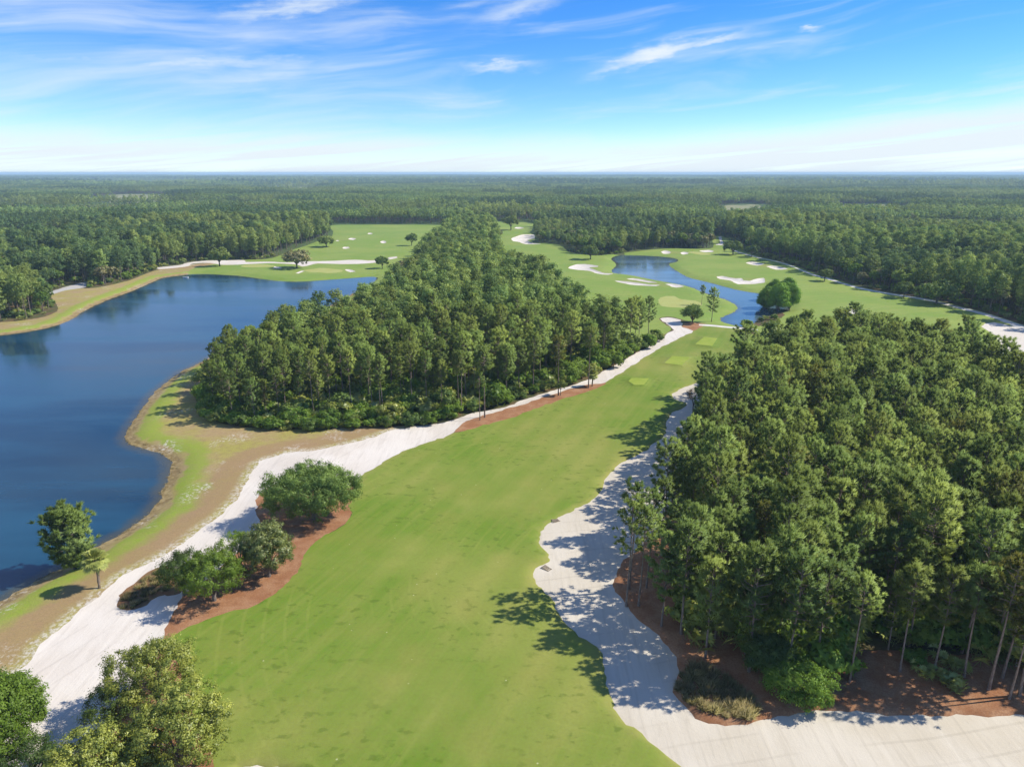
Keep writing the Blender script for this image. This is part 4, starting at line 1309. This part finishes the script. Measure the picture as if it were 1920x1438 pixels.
cand = []
for tag, poly, sd_ in (('east', RIGHT_WOOD, 5), ('mid', MID_WOOD, 6)):
    st = 4.75 if tag == 'east' else 5.0
    p = scatter(poly, st, 0.38, sd_)
    p = p[inside(poly, p)]
    p = p[clear_of(p, TAKEN, 3.0)]
    dm = np.full(len(p), 30.0)
    for q in OPEN:
        dm = np.minimum(dm, np.where(inside(q, p), 0, dist(q, p, 6.0)))
    if tag == 'mid':
        front = np.array([to_px(x, y, 0)[1] > 690 - 0.12 * max(0, to_px(x, y, 0)[0] - 800) for x, y in p])
        keep = np.random.default_rng(9).random(len(p)) > np.where(front, 0.30, 0.0)
        p, dm = p[keep], dm[keep]
    p = p[dm > (1.2 if tag == 'east' else 2.6)]
    for x, y in p:
        u, v = to_px(x, y, 14.0)
        cand.append((x * x + y * y, x, y, tag, -60 < u < 1980 and v < 1480))
cand.sort()
single, rest = [], []
LOW = {}
sh_ = shore_sd(np.array([[c[1], c[2]] for c in cand]))
for c, d_ in zip(cand, sh_):
    LOW[(c[1], c[2])] = 0.84 if (c[3] == 'mid' and d_ < 29) else 1.0
for c in cand:
    (single if (c[4] and len(single) < 300 - 30) else rest).append(c)
EDGE_E = RIGHT_WOOD
for d2, x, y, tag, _ in single:
    k = int(RNG.integers(0, len(PINES)))
    st = (PINES[k] if tag == 'east' else PINES_C[k % 5]) if RNG.random() > 0.05 else PINES_Y[int(RNG.integers(0, 2))]
    s = RNG.uniform(0.80, 1.10) * (1.0 if tag == 'east' else (0.92 if x < -28 else 1.0))
    s *= LOW[(x, y)]
    if RNG.random() < 0.10:
        s *= 0.78
    if tag == 'east':
        rr = math.sqrt(d2)
        band = 'front' if rr < 100 else ('middle' if rr < 135 else 'back')
        lab = {'front': 'tall pine in the near part of the dense eastern wood beside the sand waste',
               'middle': 'tall pine in the middle part of the dense eastern wood',
               'back': 'tall pine in the far part of the dense eastern wood'}[band]
        grp = band + ' pines of the eastern wood'
    else:
        west = x < -45
        lab = 'slender pine in the lakeside part of the central wood' if west else 'slender pine in the part of the central wood along the sand path'
        grp = 'lakeside pines of the central wood' if west else 'path side pines of the central wood'
    place('pine_tree', (x, y, gz(x, y)), RNG.uniform(0, 6.28), (s * RNG.uniform(0.80, 1.02), s * RNG.uniform(0.80, 1.02), s), st, lab, 'pine', grp)

# ------------------------------------------------------------------ shrubs, palmettos and grass clumps along the wood edges
SHRUBS = [mesh_from('shrub', [(broad(H=2.6, R=1.9, trunk_h=0.03, trunk_r=0.08, lobes=9, per=12, nl=24, size=0.28, clump=0.55)[1], m)]) for m in ('bright_leaves', 'oak_leaves', 'bright_leaves', 'sunny_leaves', 'oak_leaves')]
SHRUB_TR = mesh_from('shrub_stem', [(broad(H=2.6, R=1.9, trunk_h=0.1, trunk_r=0.07, lobes=6, per=2, nl=2)[0], 'grey_bark')])
PALMETTOS = [mesh_from('palmetto', [(palmetto(1.3, 20), 'palm_leaves')]) for _ in range(3)]
CLUMPS = [mesh_from('grass_clump', [(grass_clump(), 'dry_grass')]) for _ in range(4)]


def along(pts, n, jit, seed):
    r = np.random.default_rng(seed)
    W = np.array([at(*p) for p in pts])
    seg = np.linalg.norm(np.diff(W, axis=0), axis=1)
    cum = np.concatenate([[0], np.cumsum(seg)])
    out = []
    for i in range(n):
        t = (i + r.uniform(0, 1)) / n * cum[-1]
        k = min(np.searchsorted(cum, t, 'right') - 1, len(seg) - 1)
        p = W[k] + (W[k + 1] - W[k]) * ((t - cum[k]) / seg[k])
        out.append(p + r.normal(0, jit, 2))
    return out


EDGE = [(384, 752), (388, 770), (410, 787), (450, 795), (513, 800), (600, 800), (700, 798), (780, 795), (850, 783)]
EDGE2 = [(884, 771), (947, 757), (1010, 737), (1072, 718), (1122, 697), (1163, 672), (1205, 650), (1236, 632)]
for i, p in enumerate(along(EDGE, 58, 0.9, 1)):
    s = RNG.uniform(0.7, 1.35)
    place('shrub', (p[0], p[1], gz(*p)), RNG.uniform(0, 6), (s * 1.15, s * 1.15, s), [('stem', SHRUB_TR), ('foliage', SHRUBS[i % 5])], 'leafy shrub in the thick front hedge of the central wood by the dry bank', 'shrub', 'shrubs facing the dry bank')
for i, p in enumerate(along(EDGE2, 38, 0.8, 2)):
    s = RNG.uniform(0.7, 1.4)
    place('shrub', (p[0], p[1], gz(*p)), RNG.uniform(0, 6), (s * 1.1, s * 1.1, s * 1.1), [('stem', SHRUB_TR), ('foliage', SHRUBS[(i * 2 + 1) % 5])], 'leafy shrub at the foot of the central wood along the sand path', 'shrub', 'shrubs along the sand path')
for i, (px, py, s) in enumerate(((924, 763, 2.1), (1062, 722, 1.6), (1150, 690, 2.0), (1168, 676, 1.8), (1215, 652, 1.9), (620, 795, 1.7), (540, 796, 1.5), (420, 783, 1.5))):
    x, y, z = on_ground(px, py)
    lab = ('bright lime shrub right behind the two bare-trunked pines', 'big green shrub behind the lone yellowing pine', 'broad shrub where the path turns past the little palm', 'broad shrub a little farther up the sand path',
           'big shrub at the pond end of the central wood', 'large leafy shrub in the middle of the wood front', 'large leafy shrub towards the lake end of the wood front', 'big shrub at the lake corner of the central wood')[i]
    place('shrub', (x, y, z), i, (s, s, s * 1.1), [('stem', SHRUB_TR), ('foliage', SHRUBS[(0, 2, 0, 2, 0, 2, 0, 1)[i]])], lab, 'shrub')
for i, p in enumerate(along([(400, 789), (520, 803), (700, 802), (840, 787)], 30, 0.8, 4)):
    s = RNG.uniform(0.7, 1.1)
    place('palmetto', (p[0], p[1], gz(*p)), RNG.uniform(0, 6), s, [('fronds', PALMETTOS[i % 3])], 'low fan-leaved palmetto at the front of the central wood', 'palmetto', 'palmettos at the front of the central wood')
for i, p in enumerate(along([(1735, 1262), (1765, 1272), (1785, 1282)], 6, 0.7, 5)):
    place('palmetto', (p[0], p[1], gz(*p)), RNG.uniform(0, 6), RNG.uniform(0.8, 1.1), [('fronds', PALMETTOS[i % 3])], 'low dark palmetto on the straw at the eastern wood edge', 'palmetto', 'palmettos on the eastern straw')
GB = np.array([at(*p) for p in [(1272, 1262), (1300, 1240), (1345, 1250), (1390, 1290), (1425, 1335), (1395, 1350), (1330, 1340), (1290, 1318), (1270, 1292)]])
p = scatter(GB, 1.05, 0.35, 8)
for i, q in enumerate(p[inside(GB, p)]):
    s = RNG.uniform(0.75, 1.25)
    place('grass_clump', (q[0], q[1], gz(*q)), RNG.uniform(0, 6), s, [('blades', CLUMPS[i % 4])], 'shaggy tan ornamental grass clump in the bed at the corner of the eastern wood', 'ornamental grass', 'grass clumps at the eastern wood corner')
OB = np.array([at(*p) for p in [(330, 1074), (295, 1076), (258, 1098), (230, 1126), (226, 1140), (240, 1143), (268, 1136), (290, 1118), (306, 1112), (325, 1108)]])
p = scatter(OB, 1.15, 0.35, 9)
for i, q in enumerate(p[inside(OB, p)]):
    s = RNG.uniform(0.55, 0.9)
    place('grass_clump', (q[0], q[1], gz(*q)), RNG.uniform(0, 6), s, [('blades', CLUMPS[i % 4])], 'low brown ornamental grass clump in the oval bed in the sand track', 'ornamental grass', 'grass clumps in the oval bed')

# ------------------------------------------------------------------ small built things


def box(part, c, s, rz=0.0):
    x, y, z = s[0] / 2, s[1] / 2, s[2] / 2
    b = 0.12 * min(s)
    ca, sa = math.cos(rz), math.sin(rz)
    v = []
    for zz, k in ((-z, 0), (z - b, 0), (z, b)):
        for (u, w) in ((-x + k, -y + k), (x - k, -y + k), (x - k, y - k), (-x + k, y - k)):
            v.append((c[0] + u * ca - w * sa, c[1] + u * sa + w * ca, c[2] + zz))
    q = [(0, 3, 2, 1), (8, 9, 10, 11)]
    for lv in (0, 4):
        for i in range(4):
            q.append((lv + i, lv + (i + 1) % 4, lv + 4 + (i + 1) % 4, lv + 4 + i))
    s0 = len(part[0])
    part[0].extend(v)
    part[1].extend(tuple(s0 + i for i in f) for f in q)


def solid(name, part, mat, parent=None):
    me = bpy.data.meshes.new(name)
    me.from_pydata(part[0], [], part[1])
    me.materials.append(MATS[mat])
    o = bpy.data.objects.new(name, me)
    COL.objects.link(o)
    o.parent = parent
    return o


def empty(name, loc, rz, label, cat, group=None):
    e = bpy.data.objects.new(name, None)
    e.location = loc
    e.rotation_euler = (0, 0, rz)
    COL.objects.link(e)
    return props(e, label, cat, group)


for px, py, rz, lab in ((1024, 1059, -0.75, 'small timber steps leading from the grass into the sand waste at its bulge'), (1041, 971, 0.5, 'small timber steps on the upper lip of the sand waste')):
    x, y, z = on_ground(px, py)
    e = empty('bunker_steps', (x, y, z), rz, lab, 'steps')
    for i in range(5):
        b = ([], [])
        box(b, (0.30 * i - 0.5, 0, 0.24 - 0.06 * i), (0.2, 0.95, 0.06))
        solid('tread', b, 'weathered_timber', e)
    for s in (-1, 1):
        b = ([], [])
        box(b, (0.1, s * 0.42, 0.0), (1.5, 0.07, 0.16))
        solid('stringer', b, 'weathered_timber', e)

x, y = at(348, 521, WATER_Z)
e = empty('rowing_boat', (x, y, WATER_Z), 0.35, 'small white boat near the far shore of the lake', 'boat')
hv, hf = [], []
for k, (t, wd, zz) in enumerate([(t, wd, zz) for t, wd in ((-1.6, 0.55), (-0.8, 0.68), (0.3, 0.66), (1.2, 0.4), (1.75, 0.05)) for zz in (0,)]):
    hv += [(t, -wd, 0.45 + 0.08 * max(0, t)), (t, -wd * 0.6, -0.1), (t, wd * 0.6, -0.1), (t, wd, 0.45 + 0.08 * max(0, t))]
for k in range(4):
    for j in range(3):
        a = k * 4 + j
        hf.append((a, a + 4, a + 5, a + 1))
hf.append((0, 1, 2, 3))
solid('hull', (hv, hf), 'white_paint', e)
for t in (-0.9, 0.4):
    b = ([], [])
    box(b, (t, 0, 0.36), (0.28, 1.2, 0.05))
    solid('thwart', b, 'weathered_timber', e)
b = ([], [])
box(b, (-1.75, 0, 0.45), (0.3, 0.3, 0.7))
solid('motor', b, 'float_dark', e)

x, y, z = on_ground(1296, 476)
e = empty('golf_flag', (x, y, z), 0.0, 'yellow flag on a pole at the far putting green', 'flag')
fp = Part(); fp.tube([(0, 0, -.1), (0, 0, 1.2), (0, 0, 2.4)], [0.03, 0.028, 0.025], 6)
o = bpy.data.objects.new('pole', mesh_from('pole', [(fp, 'white_paint')])); o.parent = e; COL.objects.link(o)
fv, ff = [], []
for i in range(7):
    for zz in (1.9, 2.38):
        fv.append((i * 0.11 + 0.02, 0.05 * math.sin(i * 1.1), zz - 0.012 * i))
for i in range(6):
    ff.append((2 * i, 2 * i + 2, 2 * i + 3, 2 * i + 1))
solid('cloth', (fv, ff), 'flag_cloth', e)

for px, py, rz, w, d, lab in ((172, 397, 0.3, 15, 10, 'pale roofed house half hidden in the woods beyond the lake'), (372, 425, -0.2, 11, 9, 'house with light roof among the trees behind the lake')):
    x, y = at(px, py)
    e = empty('house', (x, y, 0), rz, lab, 'house')
    TAKEN.append((x, y))
    b = ([], [])
    box(b, (0, 0, 3.2), (w, d, 6.6))
    solid('wall', b, 'house_wall', e)
    h0, h1 = 6.4, 10.0
    X_, Y_ = w / 2 + 0.8, d / 2 + 0.8
    rv = [(-X_, -Y_, h0), (X_, -Y_, h0), (X_, Y_, h0), (-X_, Y_, h0), (-X_ * 0.8, 0, h1), (X_ * 0.8, 0, h1)]
    solid('roof', (rv, [(0, 1, 5, 4), (2, 3, 4, 5), (1, 2, 5), (3, 0, 4), (3, 2, 1, 0)]), 'roof_metal', e)
    for i in range(3):
        b = ([], [])
        box(b, ((i - 1) * w * 0.28, -d / 2 - 0.03, 5.0), (1.6, 0.12, 2.0))
        solid('window', b, 'float_dark', e)

# ------------------------------------------------------------------ the rest of the forest: one mass, drawn by geometry nodes


def scatter_object(name, pts, rz, sc, idx, protos, label, cat):
    """pts (N,3); protos: list of meshes"""
    coll = bpy.data.collections.new(name + '_stock')
    for i, me in enumerate(protos):
        o = bpy.data.objects.new('%s_stock_%02d' % (name, i), me)
        coll.objects.link(o)
    me = bpy.data.meshes.new(name)
    me.from_pydata(np.asarray(pts).tolist(), [], [])
    for nm, ty, arr in (('rz', 'FLOAT', rz), ('sc', 'FLOAT', sc), ('vi', 'INT', idx)):
        a = me.attributes.new(nm, ty, 'POINT')
        a.data.foreach_set('value', np.asarray(arr, np.int32 if ty == 'INT' else np.float32))
    ob = bpy.data.objects.new(name, me)
    COL.objects.link(ob)
    props(ob, label, cat, kind='stuff')
    ng = bpy.data.node_groups.new(name + '_nodes', 'GeometryNodeTree')
    ng.interface.new_socket('Geometry', in_out='INPUT', socket_type='NodeSocketGeometry')
    ng.interface.new_socket('Geometry', in_out='OUTPUT', socket_type='NodeSocketGeometry')
    N, L = ng.nodes, ng.links
    gi, go = N.new('NodeGroupInput'), N.new('NodeGroupOutput')
    iop = N.new('GeometryNodeInstanceOnPoints')
    ci = N.new('GeometryNodeCollectionInfo')
    ci.inputs[0].default_value = coll
    ci.inputs[1].default_value = True
    ci.inputs[2].default_value = True

    def named(nm, ty):
        a = N.new('GeometryNodeInputNamedAttribute')
        a.data_type = ty
        a.inputs[0].default_value = nm
        return a.outputs[0]
    comb = N.new('ShaderNodeCombineXYZ')
    L.new(named('rz', 'FLOAT'), comb.inputs[2])
    m2p = N.new('GeometryNodeMeshToPoints')
    L.new(gi.outputs[0], m2p.inputs[0])
    L.new(m2p.outputs[0], iop.inputs['Points'])
    L.new(ci.outputs[0], iop.inputs['Instance'])
    iop.inputs['Pick Instance'].default_value = True
    L.new(named('vi', 'INT'), iop.inputs['Instance Index'])
    L.new(comb.outputs[0], iop.inputs['Rotation'])
    L.new(named('sc', 'FLOAT'), iop.inputs['Scale'])
    L.new(iop.outputs[0], go.inputs[0])
    md = ob.modifiers.new('scatter', 'NODES')
    md.node_group = ng
    return ob


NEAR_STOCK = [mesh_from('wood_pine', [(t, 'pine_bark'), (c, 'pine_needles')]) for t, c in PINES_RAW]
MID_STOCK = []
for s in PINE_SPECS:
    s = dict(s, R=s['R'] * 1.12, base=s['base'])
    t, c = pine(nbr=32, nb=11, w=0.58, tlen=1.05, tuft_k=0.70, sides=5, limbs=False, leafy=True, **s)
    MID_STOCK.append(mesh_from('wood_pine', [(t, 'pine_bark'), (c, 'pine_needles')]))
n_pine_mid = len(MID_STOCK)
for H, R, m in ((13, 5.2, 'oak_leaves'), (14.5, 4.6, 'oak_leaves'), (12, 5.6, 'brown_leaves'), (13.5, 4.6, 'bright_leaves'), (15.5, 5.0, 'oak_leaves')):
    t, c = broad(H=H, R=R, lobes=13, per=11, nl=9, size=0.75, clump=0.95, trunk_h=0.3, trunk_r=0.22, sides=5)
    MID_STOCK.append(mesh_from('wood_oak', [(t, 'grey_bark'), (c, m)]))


for mt in ('pine_needles_dark', 'pine_needles_light'):
    for s in PINE_SPECS[1:6:1][:4]:
        t, c = pine(nbr=32, nb=11, w=0.58, tlen=1.05, tuft_k=0.70, sides=5, limbs=False, leafy=True, **dict(s, R=s['R'] * 1.12))
        MID_STOCK.append(mesh_from('wood_pine', [(t, 'pine_bark'), (c, mt)]))


def free_ground(p, margin):
    ok = np.ones(len(p), bool)
    for r in PLAN:
        ins = inside(r['poly'], p)
        d = dist(r['poly'], p, margin + 0.5)
        ok &= ~ins & (d > margin)
    return ok


rr_ = np.random.default_rng(77)
PTS, RZ, SCL, IDX = [], [], [], []
# what is left of the two woods
for d2, x, y, tag, _ in rest:
    rr = math.sqrt(d2)
    k = int(rr_.integers(0, 8))
    if tag == 'mid' and y > 205 and rr_.random() < 0.34:
        k = 8 + int(rr_.integers(0, 5))
    PTS.append((x, y, 0.0)); RZ.append(rr_.uniform(0, 6.28)); SCL.append(rr_.uniform(0.80, 1.12) * (0.92 if tag == 'mid' and x < -28 else 0.98) * LOW[(x, y)]); IDX.append(k if rr < 240 and k < 8 else 8 + k)
# everything else up to 800 m
box_ = np.array([[-760.0, 60.0], [760.0, 820.0]])
p = scatter(box_, 5.6, 0.40, 21)
p = p[(np.abs(p[:, 0]) < p[:, 1] * 0.86 + 30) & (np.hypot(p[:, 0], p[:, 1]) < 820)]
p = p[~inside(RIGHT_WOOD, p) & ~inside(MID_WOOD, p)]
p = p[free_ground(p, 3.2)]
p = p[clear_of(p, TAKEN, 5.5)]
SR = np.random.default_rng(5)
STAND = np.stack([SR.uniform(-900, 900, 170), SR.uniform(40, 900, 170)], 1)
STAND_OAK = SR.choice([0.05, 0.12, 0.30, 0.55, 0.8], 170)
STAND_H = SR.choice([0.58, 0.78, 0.92, 1.0, 1.08], 170)
STAND_M = SR.choice([0, 0, 1, 2, 2], 170)
for x, y in p:
    rr = math.hypot(x, y)
    w_ = (STAND[:, 0] - x - 14 * math.sin(y / 19)) ** 2 * 0.45 + (STAND[:, 1] - y - 10 * math.sin(x / 23)) ** 2
    st_ = int(np.argmin(w_))
    oak_ = STAND_OAK[st_] * (1.25 if x < 0 else 0.8)
    hs_ = STAND_H[st_] if rr > 230 else max(STAND_H[st_], 0.9)
    if rr_.random() < oak_:
        k = 16 + int(rr_.integers(0, 5)); s = rr_.uniform(0.72, 1.15) * (0.5 + 0.5 * hs_)
    else:
        k = (0 if rr < 200 else 8) + int(rr_.integers(0, 8)); s = rr_.uniform(0.66, 1.14) * hs_
        if rr >= 200 and STAND_M[st_] and rr_.random() < 0.8:
            k = 21 + 4 * (STAND_M[st_] - 1) + int(rr_.integers(0, 4))
    PTS.append((x, y, 0.0)); RZ.append(rr_.uniform(0, 6.28)); SCL.append(s); IDX.append(k)
PTS = np.array(PTS)
PTS[:, 2] = ground_z(PTS[:, :2])
scatter_object('forest', PTS, RZ, SCL, IDX, NEAR_STOCK + MID_STOCK, 'continuous mixed pine and oak forest around the golf course', 'forest')
print('forest trees', len(PTS), 'single', len(single))

# distant forest as patches of many small trees
PATCH = []
# share of oak, bright, brown; height; spacing
for s, (oakf, brf, bnf, hk, st_) in enumerate(((0.04, 0.1, 0.1, 1.05, 6.0), (0.15, 0.1, 0.1, 0.95, 6.3), (0.4, 0.1, 0.1, 0.95, 6.6), (0.75, 0.12, 0.08, 0.9, 7.4), (0.9, 0.42, 0.08, 0.85, 7.6),
                                                 (0.7, 0.1, 0.4, 0.85, 7.4), (0.1, 0.1, 0.1, 1.1, 8.6), (0.8, 0.35, 0.25, 0.45, 6.6))):
    pm = ('pine_needles_dark', 'pine_needles', 'pine_needles', 'pine_needles_light', 'pine_needles', 'pine_needles_dark', 'pine_needles_light', 'pine_needles')[s]
    kinds = {m: Part() for m in (pm, 'oak_leaves', 'bright_leaves', 'brown_leaves')}
    tr = Part()
    S = 60.0
    q = scatter(np.array([[-S / 2, -S / 2], [S / 2, S / 2]]), st_, 0.42, 100 + s)
    for x, y in q:
        oak = RNG.random() < oakf
        u_ = RNG.random()
        part = kinds[pm] if not oak else kinds['bright_leaves' if u_ < brf else ('brown_leaves' if u_ < brf + bnf else 'oak_leaves')]
        h = (RNG.uniform(9, 15.5) if oak else RNG.uniform(11.5, 21)) * hk
        R = (RNG.uniform(3.4, 5.0) if oak else RNG.uniform(2.5, 3.5)) * (0.5 + 0.5 * hk)
        m = 18 if oak else 15
        a = RNG.uniform(0, 6.28, m)
        zz = RNG.uniform(-0.8, 1.0, m)
        hr = np.sqrt(1 - np.minimum(zz * zz, 0.98)) * R * 0.78
        dome = (0.30 if oak else 0.27) * h
        cen = np.stack([x + np.cos(a) * hr, y + np.sin(a) * hr, h - dome + zz * dome * 0.85], 1)
        c0 = np.array([x, y, h - dome * 1.5])
        tint = np.clip(RNG.normal(0.50 + RNG.normal(0, 0.34), 0.10, m), 0, 1)
        leaves(part, cen, unit(cen - c0), 7, np.full(m, 1.35), 1.15, c0, tint, soft=0.25)
        tr.tube([(x, y, 0), (x, y, h * 0.8)], [0.22, 0.1], 3)
    PATCH.append(mesh_from('forest_patch', [(tr, 'pine_bark')] + [(p_, m_) for m_, p_ in kinds.items() if p_.c]))
PTS, RZ, SCL, IDX = [], [], [], []


def wedge(lo, hi, st, seed):
    b = np.array([[-hi * 0.8, 0.0], [hi * 0.8, hi]])
    q = scatter(b, st, 0.0, seed)
    r = np.hypot(q[:, 0], q[:, 1])
    return q[(r >= lo) & (r < hi) & (np.abs(q[:, 0]) < q[:, 1] * 0.83 + 60)]


q = wedge(800, 3200, 54.0, 31)
ok = np.ones(len(q), bool)
for r in PLAN:
    ok &= ~inside(r['poly'], q)
    ok &= dist(r['poly'], q, 60.0) > 34.0
NS = 420
FAR = np.stack([SR.uniform(-3000, 3000, NS), 750 + 2600 * SR.random(NS) ** 1.3], 1)
FAR_K = SR.choice(8, NS, p=(0.20, 0.16, 0.14, 0.12, 0.12, 0.08, 0.10, 0.08))
for x, y in q[ok]:
    w_ = (FAR[:, 0] - x - 40 * math.sin(y / 90)) ** 2 * 0.16 + (FAR[:, 1] - y - 30 * math.sin(x / 120)) ** 2
    kk = int(FAR_K[np.argmin(w_)])
    if rr_.random() < 0.12:
        kk = int(rr_.integers(0, 7))
    PTS.append((x, y, 0.0)); RZ.append(math.pi / 2 * rr_.integers(0, 4) + rr_.normal(0, 0.06)); SCL.append(rr_.uniform(0.90, 1.08)); IDX.append(kk)
q = wedge(3200, 13000, 150.0, 32)
FAR = np.stack([SR.uniform(-11000, 11000, NS), 3000 + 10500 * SR.random(NS) ** 1.3], 1)
for x, y in q:
    w_ = (FAR[:, 0] - x) ** 2 * 0.08 + (FAR[:, 1] - y) ** 2
    kk = int(FAR_K[np.argmin(w_)])
    PTS.append((x, y, rr_.uniform(-31.0, -25.0))); RZ.append(math.pi / 2 * rr_.integers(0, 4)); SCL.append(2.9); IDX.append(kk)
scatter_object('far_forest', PTS, RZ, SCL, IDX, PATCH, 'hazy green forest stretching to the horizon', 'forest')
print('patches', len(PTS))

# trees close round the clearings between 800 m and the patches
# undergrowth inside the woods
UNDER = SHRUBS[:4] + PALMETTOS
PTS = []
for poly, st, seed in ((RIGHT_WOOD, 3.6, 41), (MID_WOOD, 3.4, 42)):
    p = scatter(poly, st, 0.45, seed)
    p = p[inside(poly, p)]
    p = p[np.hypot(p[:, 0], p[:, 1]) < 260]
    if poly is RIGHT_WOOD:
        m = np.array([to_px(x, y, 0)[1] < 1262 and to_px(x, y, 0)[0] > 1290 for x, y in p])
        p = p[m]
    PTS.append(p)
p = scatter(box_, 5.0, 0.45, 43)
p = p[(np.abs(p[:, 0]) < p[:, 1] * 0.84) & (np.hypot(p[:, 0], p[:, 1]) < 560) & ~inside(RIGHT_WOOD, p) & ~inside(MID_WOOD, p)]
p = p[free_ground(p, 1.6)]
d = np.full(len(p), 30.0)
for q in OPEN:
    d = np.minimum(d, dist(q, p, 16.0))
PTS.append(p[d < 14.0])
p = np.concatenate(PTS)
p = p[clear_of(p, TAKEN, 1.0)]
n = len(p)
big_ = np.where(inside(MID_WOOD, p) | inside(RIGHT_WOOD, p), rr_.uniform(0.8, 2.5, n), rr_.uniform(0.6, 1.5, n))
scatter_object('undergrowth', np.column_stack([p, ground_z(p)]), rr_.uniform(0, 6.28, n), big_, rr_.integers(0, len(UNDER), n), UNDER, 'tangled undergrowth of shrubs and palmettos below the pines', 'undergrowth')

# sedge along the water's edge
REED = [mesh_from('sedge', [(grass_clump(0.95, 60, 0.26), 'reed_blades')]) for _ in range(3)]
PTS = []
for w in WATERS:
    P = w['poly']
    for i in range(len(P)):
        a, b = P[i], P[(i + 1) % len(P)]
        if math.hypot(*a) > 420 or abs(a[0]) > a[1] * 0.85 + 10:
            continue
        L = np.linalg.norm(b - a)
        nn = int(L * (4.5 if math.hypot(*a) < 190 else 1.5))
        t = rr_.random(nn)
        nrm = np.array([(b - a)[1], -(b - a)[0]]) / (L + 1e-6)
        wob = 0.5 + 0.5 * math.sin(a[0] * 0.35) * math.sin(a[1] * 0.27)
        PTS.append(a + (b - a) * t[:, None] + nrm * rr_.normal(0, 0.45 + 0.8 * wob, nn)[:, None])
p = np.concatenate(PTS)
n = len(p)
z = np.maximum(ground_z(p), WATER_Z - 0.1)
scatter_object('sedge', np.column_stack([p, z]), rr_.uniform(0, 6.28, n), rr_.uniform(0.45, 1.1, n), rr_.integers(0, 3, n), REED, 'brown sedge and reeds fringing the water', 'reeds')

# ------------------------------------------------------------------ haze
m, k, out = material('air')
pv = k.node('ShaderNodeVolumePrincipled')
pv.inputs['Color'].default_value = (0.60, 0.84, 1.0, 1)
pv.inputs['Density'].default_value = 1.2e-4
pv.inputs['Anisotropy'].default_value = 0.0
k.l.new(pv.outputs[0], out.inputs['Volume'])
b = ([], [])
me = bpy.data.meshes.new('haze')
X0, Y0, Y1, Z0, Z1 = 26500, -600, 26500, -9, 66
me.from_pydata([(-X0, Y0, Z0), (X0, Y0, Z0), (X0, Y1, Z0), (-X0, Y1, Z0), (-X0, Y0, Z1), (X0, Y0, Z1), (X0, Y1, Z1), (-X0, Y1, Z1)], [],
               [(0, 3, 2, 1), (4, 5, 6, 7), (0, 1, 5, 4), (1, 2, 6, 5), (2, 3, 7, 6), (3, 0, 4, 7)])
me.materials.append(MATS['air'])
o = bpy.data.objects.new('haze', me)
COL.objects.link(o)
props(o, 'thin blue haze over the distant forest', 'haze', kind='stuff')
